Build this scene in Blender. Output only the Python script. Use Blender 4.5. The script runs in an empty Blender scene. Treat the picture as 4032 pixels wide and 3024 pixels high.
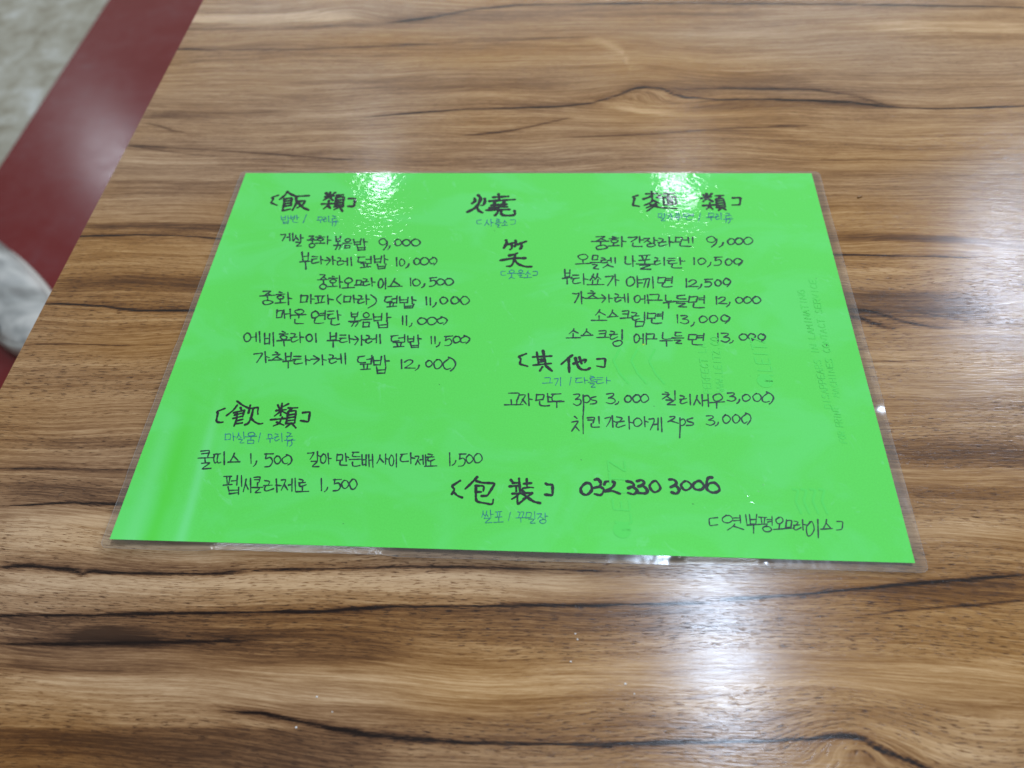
import bpy, bmesh, math, random
import numpy as np
from mathutils import Matrix, Vector, noise as mnoise

scene = bpy.context.scene
COL = scene.collection
rnd = random.Random(7)

# ------------------------------------------------------------------ camera
cam_data = bpy.data.cameras.new('camera')
cam = bpy.data.objects.new('camera', cam_data)
COL.objects.link(cam)
RIGHT = Vector((0.99811769, 0.04753838, -0.03874509))
DOWN = Vector((0.0167399, -0.81896771, -0.57359539))
FWD = Vector((-0.05899878, 0.57186711, -0.81822194))
m = Matrix((RIGHT, -DOWN, -FWD)).transposed().to_4x4()
m.translation = Vector((0.0200652, -0.21579608, 0.26576273))
cam.matrix_world = m
cam_data.sensor_fit = 'HORIZONTAL'
cam_data.sensor_width = 36.0
cam_data.lens = 3017.49 / 4032 * 36.0
cam_data.clip_start = 0.01
cam_data.clip_end = 60
cam_data.dof.use_dof = True
cam_data.dof.focus_distance = 0.315
cam_data.dof.aperture_fstop = 9.0
scene.camera = cam

# ------------------------------------------------------------------ light
AMBIENT = 0.56
LAMP = 80.0            # radiance-like level of each ceiling fixture
scene.view_settings.view_transform = 'Standard'
scene.view_settings.look = 'None'
scene.view_settings.exposure = 0.0
scene.view_settings.gamma = 1.0
scene.view_settings.use_curve_mapping = False

world = bpy.data.worlds.new('World')
scene.world = world
world.use_nodes = True
wt = world.node_tree
wt.nodes.clear()
def wnode(kind, **kw):
    n = wt.nodes.new(kind)
    for k, v in kw.items():
        setattr(n, k, v)
    return n
def wmath(op, a, b=None, c=None):
    n = wnode('ShaderNodeMath', operation=op)
    for i, v in enumerate((a, b, c)):
        if v is None:
            continue
        if isinstance(v, (int, float)):
            n.inputs[i].default_value = v
        else:
            wt.links.new(v, n.inputs[i])
    return n.outputs[0]
tc = wnode('ShaderNodeTexCoord')
sx = wnode('ShaderNodeSeparateXYZ')
wt.links.new(tc.outputs['Generated'], sx.inputs[0])
X, Y, Z = sx.outputs
# a pale ceiling above, walls a little darker, the room dimmer behind the viewer
lvl = wmath('ADD', wmath('MULTIPLY', Z, 0.45), 0.60)
lvl = wmath('ADD', lvl, wmath('MULTIPLY', Y, 0.42))
lvl = wmath('ADD', lvl, wmath('MULTIPLY', X, 0.20))
zs = wmath('MAXIMUM', Z, 0.05)
tx, ty = wmath('DIVIDE', X, zs), wmath('DIVIDE', Y, zs)
def wstep(v, a, b):
    n = wnode('ShaderNodeMapRange', interpolation_type='SMOOTHSTEP')
    wt.links.new(v, n.inputs[0])
    n.inputs[1].default_value = a
    n.inputs[2].default_value = b
    return n.outputs[0]
dark = wmath('MULTIPLY', wstep(tx, -0.20, -0.235), wstep(ty, 0.55, 0.2))      # darker patch of the surroundings, added for a reflection edge on the wood
lvl = wmath('MULTIPLY', lvl, wmath('SUBTRACT', 1.0, wmath('MULTIPLY', dark, 0.8)))
lvl = wmath('ADD', lvl, wmath('MULTIPLY', wstep(wmath('SUBTRACT', tx, wmath('MULTIPLY', ty, 0.05)), 0.68, 0.74), 0.45))   # brighter bay to the right
comb = wnode('ShaderNodeCombineColor')
wt.links.new(wmath('MULTIPLY', lvl, 1.0), comb.inputs[0])
wt.links.new(lvl, comb.inputs[1])
wt.links.new(wmath('MULTIPLY', lvl, 0.95), comb.inputs[2])
bg = wnode('ShaderNodeBackground')
wt.links.new(comb.outputs[0], bg.inputs[0])
bg.inputs[1].default_value = AMBIENT
wo = wnode('ShaderNodeOutputWorld')
wt.links.new(bg.outputs[0], wo.inputs[0])

def ceiling_light(x, y, z, w, d, level, col=(0.82, 0.91, 1.0)):
    l = bpy.data.lights.new('ceiling_light', 'AREA')
    l.shape = 'RECTANGLE'
    l.size, l.size_y = w, d
    l.energy = math.pi * w * d * level
    l.color = col
    o = bpy.data.objects.new('ceiling_light', l)
    COL.objects.link(o)
    o.location = (x, y, z)
ceiling_light(-0.69, 2.12, 1.70, 0.09, 0.20, LAMP * 0.40)
ceiling_light(0.48, 2.12, 1.70, 0.09, 0.20, LAMP * 0.40)
ceiling_light(1.50, 1.60, 1.70, 0.16, 0.50, LAMP * 1.0, (0.62, 0.77, 1.0))
ceiling_light(0.44, 0.42, 1.70, 0.11, 0.54, LAMP * 1.55, (0.62, 0.78, 1.0))
ceiling_light(-0.10, 4.00, 1.70, 4.20, 0.12, LAMP * 0.32)          # unseen lamp row, added to give the film margin its sheen
ceiling_light(-3.10, 4.00, 1.70, 0.20, 0.45, LAMP * 0.6)

# ------------------------------------------------------------------ helpers
def tag(o, label=None, cat=None, group=None, kind=None):
    for k, v in (('label', label), ('category', cat), ('group', group), ('kind', kind)):
        if v:
            o[k] = v
    return o

def mesh_obj(name, verts, faces, mat, parent=None, smooth=True):
    me = bpy.data.meshes.new(name)
    me.from_pydata([tuple(v) for v in verts], [], faces)
    me.validate()
    me.update()
    if smooth:
        me.polygons.foreach_set('use_smooth', [True] * len(me.polygons))
    me.materials.append(mat)
    o = bpy.data.objects.new(name, me)
    COL.objects.link(o)
    o.parent = parent
    return o

def empty(name, loc=(0, 0, 0), rz=0.0):
    o = bpy.data.objects.new(name, None)
    COL.objects.link(o)
    o.location = loc
    o.rotation_euler = (0, 0, rz)
    o.empty_display_size = 0.02
    return o

class NT:
    """small helper round a material's node tree"""
    def __init__(self, name):
        self.m = bpy.data.materials.new(name)
        self.m.use_nodes = True
        self.t = self.m.node_tree
        self.b = self.t.nodes['Principled BSDF']
        self.out = self.t.nodes['Material Output']
    def n(self, kind, **kw):
        nd = self.t.nodes.new(kind)
        for k, v in kw.items():
            setattr(nd, k, v)
        return nd
    def put(self, sock, v):
        if isinstance(v, (int, float)):
            sock.default_value = v
        elif isinstance(v, (tuple, list)):
            sock.default_value = tuple(v) if len(v) != 3 or sock.type == 'VECTOR' else tuple(v) + (1,)
        else:
            self.t.links.new(v, sock)
    def set(self, key, v):
        self.put(self.b.inputs[key], v)
    def math(self, op, a, b=None, c=None, clamp=False):
        nd = self.n('ShaderNodeMath', operation=op, use_clamp=clamp)
        for i, v in enumerate((a, b, c)):
            if v is not None:
                self.put(nd.inputs[i], v)
        return nd.outputs[0]
    def step(self, v, a, b, lo=0.0, hi=1.0):
        nd = self.n('ShaderNodeMapRange', interpolation_type='SMOOTHSTEP')
        self.put(nd.inputs[0], v)
        for i, q in ((1, a), (2, b), (3, lo), (4, hi)):
            nd.inputs[i].default_value = q
        return nd.outputs[0]
    def obj_xyz(self):
        c = self.n('ShaderNodeTexCoord')
        s = self.n('ShaderNodeSeparateXYZ')
        self.t.links.new(c.outputs['Object'], s.inputs[0])
        return s.outputs
    def attr(self, name):
        a = self.n('ShaderNodeAttribute', attribute_name=name)
        return a.outputs['Fac']
    def vec(self, x, y, z=0.0):
        c = self.n('ShaderNodeCombineXYZ')
        for i, v in enumerate((x, y, z)):
            self.put(c.inputs[i], v)
        return c.outputs[0]
    def noise(self, vec, scale=1.0, detail=3.0, rough=0.55, dist=0.0):
        nd = self.n('ShaderNodeTexNoise')
        self.t.links.new(vec, nd.inputs['Vector'])
        nd.inputs['Scale'].default_value = scale
        nd.inputs['Detail'].default_value = detail
        nd.inputs['Roughness'].default_value = rough
        nd.inputs['Distortion'].default_value = dist
        return nd.outputs[0]
    def ramp(self, v, stops):
        nd = self.n('ShaderNodeValToRGB')
        self.put(nd.inputs[0], v)
        el = nd.color_ramp.elements
        while len(el) < len(stops):
            el.new(0.5)
        for e, (p, c) in zip(el, stops):
            e.position = p
            e.color = tuple(c) + (1,)
        return nd.outputs[0]
    def mix(self, f, a, b):
        nd = self.n('ShaderNodeMix', data_type='RGBA')
        self.put(nd.inputs[0], f)
        self.put(nd.inputs[6], a)
        self.put(nd.inputs[7], b)
        return nd.outputs[2]
    def bump(self, h, dist, strength=1.0, normal=None):
        nd = self.n('ShaderNodeBump')
        self.put(nd.inputs['Height'], h)
        nd.inputs['Distance'].default_value = dist
        nd.inputs['Strength'].default_value = strength
        if normal is not None:
            self.put(nd.inputs['Normal'], normal)
        return nd.outputs[0]

def plain(name, col, rough=0.5, **kw):
    t = NT(name)
    t.set('Base Color', col)
    t.set('Roughness', rough)
    for k, v in kw.items():
        t.set(k.replace('_', ' '), v)
    return t.m

# ------------------------------------------------------------------ data traced from image pixels, mapped onto the menu's own plane (millimetres,
# x along its long side, y away from the viewer, origin at its centre)
WRITTEN = [
 ('menu_item', 0.85, '게 -119.08 59.40 6.39 0.05 1.23 -5.62|살 -112.48 58.62 4.80 0.04 1.77 -8.37|중 -105.33 57.87 4.79 0.04 1.67 -8.35|화 -100.98 57.92 7.38 0.06 1.15 -5.98|볶 -91.92 57.56 4.42 0.04 1.68 -9.34|음 -87.03 56.01 4.69 0.04 1.16 -6.72|밥 -81.66 56.05 7.42 0.06 1.30 -8.04',
  '9 -69.22 56.15 4.84 0.04 1.09 -7.48|, -64.12 51.22 1.59 0.01 0.39 -2.73|0 -61.16 55.83 3.70 0.03 0.61 -4.58|0 -57.33 55.86 4.15 0.03 0.58 -4.57|0 -52.90 56.05 4.54 0.04 0.59 -4.89'),
 ('menu_item', 0.82, '부 -106.65 46.18 5.48 0.05 2.29 -11.15|타 -100.50 43.95 6.67 0.07 1.02 -5.20|카 -93.77 43.78 5.52 0.05 1.04 -5.57|레 -87.81 43.45 7.31 0.07 1.03 -5.86|덮 -77.82 43.93 7.39 0.07 1.17 -7.36|밥 -69.73 44.53 6.98 0.07 1.31 -8.94',
  '1 -58.90 43.35 0.95 0.01 0.77 -5.68|0 -57.11 42.61 2.90 0.03 0.64 -4.92|, -53.51 39.38 1.88 0.02 0.38 -3.00|0 -50.18 43.06 3.45 0.03 0.52 -4.39|0 -47.17 43.62 4.45 0.04 0.56 -4.93|c -42.73 43.89 3.94 0.04 0.57 -5.30'),
 ('menu_item', 0.79, '중 -95.03 32.01 5.35 0.06 1.79 -9.36|화 -89.54 30.97 7.05 0.08 1.37 -7.52|오 -82.70 29.94 5.82 0.07 1.10 -6.41|므 -76.67 28.55 4.22 0.05 0.75 -4.58|라 -72.72 29.70 5.92 0.07 0.83 -5.31|이 -65.56 29.77 4.48 0.05 1.00 -6.89|스 -60.84 29.46 6.65 0.08 0.87 -6.38',
  '1 -50.50 29.96 1.09 0.01 0.63 -5.08|0 -49.08 29.61 3.81 0.05 0.55 -4.57|, -44.35 26.54 1.73 0.02 0.31 -2.67|5 -41.26 30.57 3.64 0.04 0.62 -5.73|0 -37.62 29.74 3.91 0.05 0.41 -3.99|0 -33.84 30.15 4.45 0.05 0.43 -4.50'),
 ('menu_item', 0.78, '중 -120.43 21.19 7.22 0.10 2.00 -8.52|화 -112.77 20.29 7.74 0.10 1.65 -7.44|마 -100.97 19.02 6.90 0.09 1.15 -5.65|파 -93.78 18.69 8.50 0.12 1.06 -5.57|( -83.60 19.53 2.54 0.03 1.06 -5.92|마 -79.93 18.87 6.32 0.09 0.83 -4.86|라 -73.49 19.31 5.23 0.07 0.96 -5.98|) -68.61 19.36 3.87 0.05 1.28 -8.33|덮 -60.95 18.83 6.80 0.09 0.98 -7.06|밥 -53.88 18.49 8.12 0.11 0.92 -7.25',
  '1 -41.77 18.17 1.33 0.02 0.53 -4.68|1 -39.75 17.85 1.07 0.01 0.50 -4.54|, -37.83 14.94 1.86 0.03 0.29 -2.77|0 -34.83 18.48 3.57 0.05 0.44 -4.40|0 -29.93 18.68 3.99 0.05 0.41 -4.54|0 -25.53 19.09 4.35 0.06 0.44 -5.23'),
 ('menu_item', 0.75, '매 -110.09 9.73 7.08 0.11 1.29 -5.83|운 -102.81 9.82 6.78 0.10 1.81 -8.59|연 -93.80 9.26 7.03 0.11 1.59 -8.16|탄 -86.02 9.37 6.48 0.10 1.61 -8.83|볶 -76.02 8.82 5.66 0.09 1.47 -8.80|음 -70.38 8.56 5.12 0.08 1.34 -8.45|밥 -64.46 8.30 8.26 0.13 1.28 -8.76',
  '1 -51.27 6.61 1.15 0.02 0.68 -5.25|1 -49.60 6.77 1.31 0.02 0.70 -5.52|, -47.21 2.49 1.57 0.02 0.27 -2.13|0 -44.05 5.84 4.55 0.07 0.46 -3.96|0 -39.62 6.24 4.81 0.07 0.48 -4.43|c -34.92 6.52 4.54 0.07 0.47 -4.70'),
 ('menu_item', 0.73, '에 -122.13 -3.80 7.63 0.13 1.52 -6.17|비 -112.61 -3.65 5.09 0.09 1.81 -7.78|후 -106.80 -3.56 6.12 0.10 1.77 -7.97|라 -100.42 -3.71 6.12 0.10 1.25 -5.89|이 -93.20 -4.25 5.32 0.09 0.98 -4.90|부 -83.62 -3.45 5.30 0.09 1.55 -8.46|타 -78.16 -4.66 6.59 0.11 0.85 -4.88|카 -71.59 -4.88 5.02 0.09 0.91 -5.52|레 -65.91 -4.46 6.83 0.12 0.79 -5.20|덮 -55.00 -4.29 7.57 0.13 0.92 -6.86|밥 -47.19 -4.55 6.52 0.11 0.85 -7.04',
  '1 -36.82 -5.02 1.03 0.02 0.45 -4.14|1 -35.19 -4.80 1.03 0.02 0.46 -4.33|, -33.65 -8.20 1.89 0.03 0.26 -2.57|5 -30.68 -4.53 3.94 0.07 0.54 -5.68|0 -26.66 -4.65 3.53 0.06 0.33 -3.75|c -23.50 -4.28 4.34 0.07 0.38 -4.53'),
 ('menu_item', 0.71, '가 -114.39 -14.78 6.70 0.12 1.50 -6.25|츠 -107.78 -15.24 6.53 0.12 1.29 -5.68|부 -101.30 -15.20 4.71 0.09 1.84 -8.40|타 -96.33 -16.62 7.42 0.14 1.04 -5.02|카 -88.67 -16.23 7.25 0.13 1.03 -5.27|레 -80.58 -15.45 7.49 0.14 1.06 -5.89|덮 -67.89 -16.12 6.94 0.13 1.19 -7.47|밥 -60.94 -16.38 7.41 0.14 1.36 -9.23',
  '1 -48.54 -18.01 1.11 0.02 0.65 -4.95|2 -46.74 -18.10 4.87 0.09 0.59 -4.70|, -41.70 -20.99 2.20 0.04 0.34 -2.83|0 -37.39 -18.24 3.11 0.06 0.39 -3.53|0 -33.93 -17.56 3.86 0.07 0.53 -5.13|c -29.98 -16.56 5.65 0.11 0.69 -7.23'),
 ('menu_item', 0.81, '중 35.77 58.39 8.30 0.07 -0.17 -9.10|화 43.78 58.46 8.30 0.07 -0.21 -6.94|간 53.26 58.53 7.53 0.06 -0.31 -6.94|장 60.70 57.89 6.52 0.05 -0.35 -6.29|라 67.65 57.94 7.25 0.06 -0.42 -6.29|멘 75.86 58.42 8.46 0.07 -0.53 -6.63',
  '9 90.46 58.82 5.74 0.05 -0.70 -6.97|, 96.41 54.68 2.29 0.02 -0.33 -3.04|0 100.64 57.50 3.52 0.03 -0.45 -3.97|0 104.28 58.09 3.86 0.03 -0.54 -4.53|0 108.28 58.68 4.59 0.04 -0.64 -5.09'),
 ('menu_item', 0.79, '오 27.73 46.20 7.11 0.07 -0.03 -6.10|믈 34.77 45.70 4.83 0.05 -0.14 -9.29|렛 39.51 44.27 7.16 0.07 -0.15 -6.45|나 51.28 45.40 4.96 0.05 -0.27 -6.73|폴 56.21 46.04 8.58 0.09 -0.48 -9.39|리 64.90 44.86 5.66 0.06 -0.34 -5.38|탄 71.45 44.57 7.81 0.08 -0.55 -7.35',
  '1 83.30 44.70 0.82 0.01 -0.41 -4.69|0 85.22 44.52 3.95 0.04 -0.40 -4.36|, 89.62 41.68 1.92 0.02 -0.29 -2.93|5 92.87 45.26 4.08 0.04 -0.61 -5.82|0 97.95 44.17 3.45 0.03 -0.50 -4.41|q 102.07 44.48 4.16 0.04 -0.59 -4.94'),
 ('menu_item', 0.77, '부 21.66 36.27 4.44 0.05 0.06 -9.42|타 26.05 33.43 7.54 0.09 -0.02 -6.51|쑈 33.30 33.77 7.77 0.09 -0.11 -7.09|가 41.57 33.27 6.69 0.08 -0.20 -7.45|야 51.06 32.66 7.71 0.09 -0.32 -7.36|끼 59.24 31.84 5.46 0.07 -0.37 -6.76|면 66.09 32.25 7.20 0.09 -0.45 -6.76',
  '1 78.57 31.10 0.80 0.01 -0.44 -5.33|2 79.86 30.60 4.67 0.06 -0.40 -4.62|, 83.87 27.89 2.07 0.03 -0.29 -3.12|5 86.99 31.01 3.95 0.05 -0.48 -4.94|0 91.86 30.75 3.05 0.04 -0.42 -4.04|q 95.71 31.43 3.52 0.04 -0.55 -4.94'),
 ('menu_item', 0.74, '가 26.34 22.37 5.61 0.08 -0.02 -7.25|츠 32.14 22.87 6.66 0.09 -0.07 -5.94|카 38.95 21.20 5.59 0.08 -0.12 -5.21|레 45.52 21.64 6.62 0.09 -0.19 -5.56|에 54.65 21.06 6.49 0.09 -0.27 -5.54|그 60.40 21.49 6.85 0.09 -0.29 -4.92|누 67.64 20.80 4.75 0.07 -0.51 -7.50|들 72.32 20.86 6.80 0.09 -0.56 -7.16|면 79.05 20.67 8.07 0.11 -0.65 -7.21',
  '1 90.96 20.29 1.28 0.02 -0.46 -4.47|2 92.49 20.17 3.85 0.05 -0.47 -4.33|, 95.74 17.06 1.79 0.02 -0.31 -2.73|0 100.08 20.07 3.43 0.05 -0.44 -3.64|0 103.62 20.46 3.79 0.05 -0.50 -3.99|0 107.48 20.65 4.04 0.05 -0.56 -4.26'),
 ('menu_item', 0.72, '소 35.17 11.82 6.79 0.10 -0.11 -6.40|스 42.13 11.59 4.72 0.07 -0.15 -5.38|크 48.06 11.60 4.97 0.07 -0.24 -6.31|림 52.92 10.71 6.98 0.11 -0.41 -8.66|면 60.09 10.62 7.23 0.11 -0.40 -6.81',
  '1 72.59 9.27 1.27 0.02 -0.37 -4.92|3 74.40 9.03 3.75 0.06 -0.40 -4.98|, 78.83 5.05 1.76 0.03 -0.19 -2.24|0 82.60 8.75 3.89 0.06 -0.37 -3.98|0 87.20 9.22 3.89 0.06 -0.44 -4.38|q 92.17 9.43 4.23 0.06 -0.52 -4.78'),
 ('menu_item', 0.70, '소 23.84 0.55 6.18 0.10 0.01 -5.47|스 30.10 0.33 5.26 0.09 -0.04 -4.88|크 37.05 -0.22 5.39 0.09 -0.11 -5.44|링 42.63 -0.15 6.87 0.12 -0.26 -8.62|에 53.16 -1.59 6.00 0.10 -0.29 -6.04|그 58.67 -1.74 4.85 0.08 -0.22 -3.86|누 64.72 -1.34 5.82 0.10 -0.49 -7.36|들 70.24 -0.92 5.08 0.09 -0.48 -6.29|면 76.95 -1.46 7.54 0.13 -0.57 -6.39',
  '1 89.51 -1.11 0.99 0.02 -0.55 -5.25|3 91.27 -0.89 3.96 0.07 -0.55 -5.00|, 94.57 -5.05 1.92 0.03 -0.17 -1.52|0 99.06 -1.27 3.80 0.06 -0.43 -3.52|q 102.90 -1.02 3.46 0.06 -0.50 -3.84|q 107.11 -0.95 3.45 0.06 -0.59 -4.35'),
 ('menu_item', 0.65, '교 -1.72 -34.66 7.49 0.16 0.27 -5.95|자 4.20 -34.71 5.63 0.12 0.24 -6.46|만 10.96 -34.86 6.74 0.15 0.15 -6.16|두 16.49 -34.86 6.63 0.14 0.10 -7.18|3 26.68 -34.58 3.38 0.07 -0.01 -5.67|p 30.63 -34.76 3.24 0.07 -0.08 -10.32|s 33.72 -35.52 2.90 0.06 -0.05 -4.08',
  '3 40.31 -34.00 3.97 0.09 -0.14 -5.24|, 44.23 -38.08 1.65 0.04 -0.04 -1.43|0 47.93 -34.86 3.17 0.07 -0.13 -3.45|0 51.37 -34.38 3.55 0.08 -0.18 -3.97|0 54.71 -34.14 3.55 0.08 -0.21 -4.14'),
 ('menu_item', 0.64, '칠 63.74 -32.34 6.70 0.14 -0.50 -7.24|리 70.96 -33.91 5.27 0.11 -0.42 -5.15|새 76.87 -33.79 6.19 0.13 -0.56 -6.00|우 83.26 -33.38 6.18 0.13 -0.74 -7.13',
  '3 90.37 -32.69 3.61 0.08 -0.49 -4.25|, 94.08 -35.76 1.40 0.03 -0.27 -2.22|0 96.40 -33.25 3.60 0.08 -0.44 -3.55|0 100.91 -32.70 3.60 0.08 -0.53 -4.01|c 104.74 -32.05 4.75 0.10 -0.85 -6.01'),
 ('menu_item', 0.62, '치 26.01 -45.31 6.17 0.14 -0.02 -8.54|킨 32.57 -45.70 5.71 0.13 -0.07 -5.39|가 39.63 -45.16 4.28 0.10 -0.15 -5.74|라 43.84 -45.29 7.29 0.17 -0.22 -6.06|아 51.05 -45.45 6.35 0.15 -0.24 -4.96|게 57.57 -45.32 5.40 0.13 -0.40 -6.81|z 65.25 -44.85 4.25 0.10 -0.26 -3.59|p 69.84 -45.44 2.62 0.06 -0.74 -9.43|s 72.52 -45.35 3.18 0.07 -0.32 -3.85',
  '3 80.58 -44.06 3.77 0.09 -0.48 -4.80|, 84.04 -47.17 1.60 0.04 -0.19 -1.86|0 87.32 -43.51 3.31 0.08 -0.45 -4.09|0 91.36 -43.25 3.22 0.07 -0.49 -4.14|c 95.05 -42.46 3.99 0.09 -0.71 -5.69'),
 ('menu_item', 0.63, '쿨 -125.48 -65.52 6.26 0.16 2.50 -8.81|띠 -118.71 -66.37 5.34 0.14 1.53 -5.61|스 -112.77 -66.57 5.02 0.13 1.41 -5.40',
  '1 -103.78 -66.68 1.22 0.03 1.10 -4.44|, -101.30 -69.99 1.52 0.04 0.58 -2.37|5 -97.84 -66.20 3.90 0.10 1.50 -6.40|0 -93.48 -67.25 2.86 0.07 0.85 -3.75|c -90.34 -66.69 4.01 0.10 1.05 -4.77'),
 ('menu_item', 0.61, '갈 -80.12 -65.06 5.27 0.14 1.41 -7.08|아 -74.81 -65.60 4.66 0.12 0.95 -5.04|만 -68.11 -65.44 4.95 0.13 1.07 -6.05|든 -63.02 -64.90 5.25 0.14 1.13 -6.79|배 -57.74 -65.52 4.63 0.12 0.95 -6.03|사 -51.70 -65.36 4.63 0.12 0.68 -4.69|이 -46.86 -65.25 3.72 0.10 0.83 -6.03|다 -42.38 -64.78 6.12 0.16 0.59 -4.69|제 -36.28 -65.31 4.61 0.12 0.58 -5.01|로 -32.40 -64.88 4.90 0.13 0.62 -5.68',
  '1 -22.96 -64.29 1.13 0.03 0.54 -5.69|, -21.15 -67.64 1.72 0.04 0.21 -2.29|5 -19.05 -64.33 3.21 0.08 0.51 -5.95|0 -15.89 -64.79 2.98 0.08 0.31 -3.86|0 -12.84 -64.03 3.57 0.09 0.33 -4.54'),
 ('menu_item', 0.60, '펩 -111.85 -76.79 7.90 0.22 2.12 -8.10|시 -103.50 -77.49 3.40 0.09 1.63 -6.53|콜 -100.27 -77.07 4.59 0.13 1.74 -7.18|라 -95.23 -77.93 6.96 0.19 1.28 -5.54|제 -88.18 -77.14 5.77 0.16 1.35 -6.20|로 -82.08 -77.57 4.86 0.13 1.15 -5.54',
  '1 -72.72 -77.05 1.13 0.03 1.01 -5.21|, -70.19 -80.91 1.41 0.04 0.35 -1.87|5 -67.63 -77.05 3.49 0.10 0.97 -5.34|0 -64.13 -77.60 3.07 0.08 0.63 -3.58|0 -61.10 -76.87 3.19 0.09 0.77 -4.56'),
 ('shop_note', 0.49, '[ 77.36 -89.33 3.40 0.10 -0.36 -3.57|옛 82.33 -88.18 9.21 0.27 -0.73 -6.24|부 91.77 -87.64 4.39 0.13 -1.01 -7.78|평 95.96 -88.46 5.39 0.16 -0.85 -6.11|오 101.25 -88.46 4.28 0.13 -0.72 -4.84|므 105.13 -89.46 3.36 0.10 -0.72 -4.59|라 108.38 -89.53 4.86 0.15 -0.67 -4.10|이 113.20 -89.24 5.09 0.15 -1.24 -7.15|스 118.47 -89.07 4.10 0.12 -0.94 -5.14|] 124.06 -89.34 2.45 0.07 -0.74 -3.87',
  ''),
 ('caption', 0.57, '밥 -122.00 72.38 4.86 0.03 1.36 -6.18|반 -116.94 72.41 4.27 0.02 1.14 -5.35|/ -110.78 72.87 2.19 0.01 1.19 -5.77|무 -103.37 71.48 3.95 0.02 0.84 -4.33|리 -99.90 71.92 3.36 0.02 0.82 -4.34|류 -96.42 72.35 4.23 0.03 1.40 -7.64',
  ''),
 ('caption', 0.55, '[ -21.69 69.72 2.61 0.02 0.23 -3.20|사 -17.45 70.15 4.19 0.03 0.34 -5.20|를 -12.49 70.38 3.30 0.02 0.35 -6.00|소 -8.89 69.31 2.88 0.02 0.19 -3.63|] -4.82 70.02 2.91 0.02 0.17 -3.63',
  ''),
 ('caption', 0.51, '[ -7.67 35.17 2.46 0.03 0.18 -3.23|웃 -4.61 35.74 4.33 0.05 0.28 -5.75|을 0.22 35.80 3.26 0.04 0.20 -4.85|소 3.46 35.11 3.68 0.04 0.15 -4.12|] 7.74 35.16 2.32 0.03 0.09 -2.90',
  ''),
 ('caption', 0.54, '밀 68.68 74.96 3.90 0.02 -0.35 -5.52|가 72.72 74.61 3.14 0.02 -0.31 -4.42|루 76.81 75.00 3.39 0.02 -0.39 -5.15|면 80.87 75.03 5.40 0.03 -0.40 -4.78|/ 88.36 75.06 1.21 0.01 -0.50 -5.51|무 92.51 75.09 4.38 0.02 -0.51 -5.07|리 96.81 75.11 3.37 0.02 -0.50 -4.77|류 100.59 75.12 4.86 0.03 -0.78 -6.95',
  ''),
 ('caption', 0.43, '그 13.82 -26.36 4.13 0.08 0.08 -3.84|기 18.57 -26.26 3.37 0.07 0.06 -4.43|/ 25.19 -25.98 0.80 0.02 0.02 -4.37|다 27.63 -26.08 5.57 0.11 -0.01 -3.10|를 33.05 -25.44 3.96 0.08 -0.07 -5.70|타 36.30 -25.76 6.28 0.13 -0.08 -3.69',
  ''),
 ('caption', 0.42, '마 -116.55 -57.10 4.81 0.12 1.01 -3.84|실 -111.63 -56.63 3.55 0.09 1.34 -5.25|움 -108.18 -56.55 5.10 0.12 1.30 -5.24|/ -102.60 -56.77 1.18 0.03 1.09 -4.53|무 -98.95 -57.04 2.92 0.07 0.97 -4.18|리 -95.61 -56.60 3.54 0.09 0.94 -4.18|류 -91.63 -56.16 4.45 0.11 1.52 -6.98',
  ''),
 ('caption', 0.36, '쌀 -8.03 -88.88 4.83 0.14 0.36 -5.41|포 -3.19 -89.33 3.74 0.11 0.26 -4.46|/ 2.24 -89.53 1.06 0.03 0.17 -3.40|꾸 5.10 -89.09 3.95 0.12 0.18 -4.46|밀 9.02 -88.98 4.16 0.12 0.16 -4.81|장 13.17 -89.33 4.26 0.13 0.11 -4.33',
  ''),
]
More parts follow.
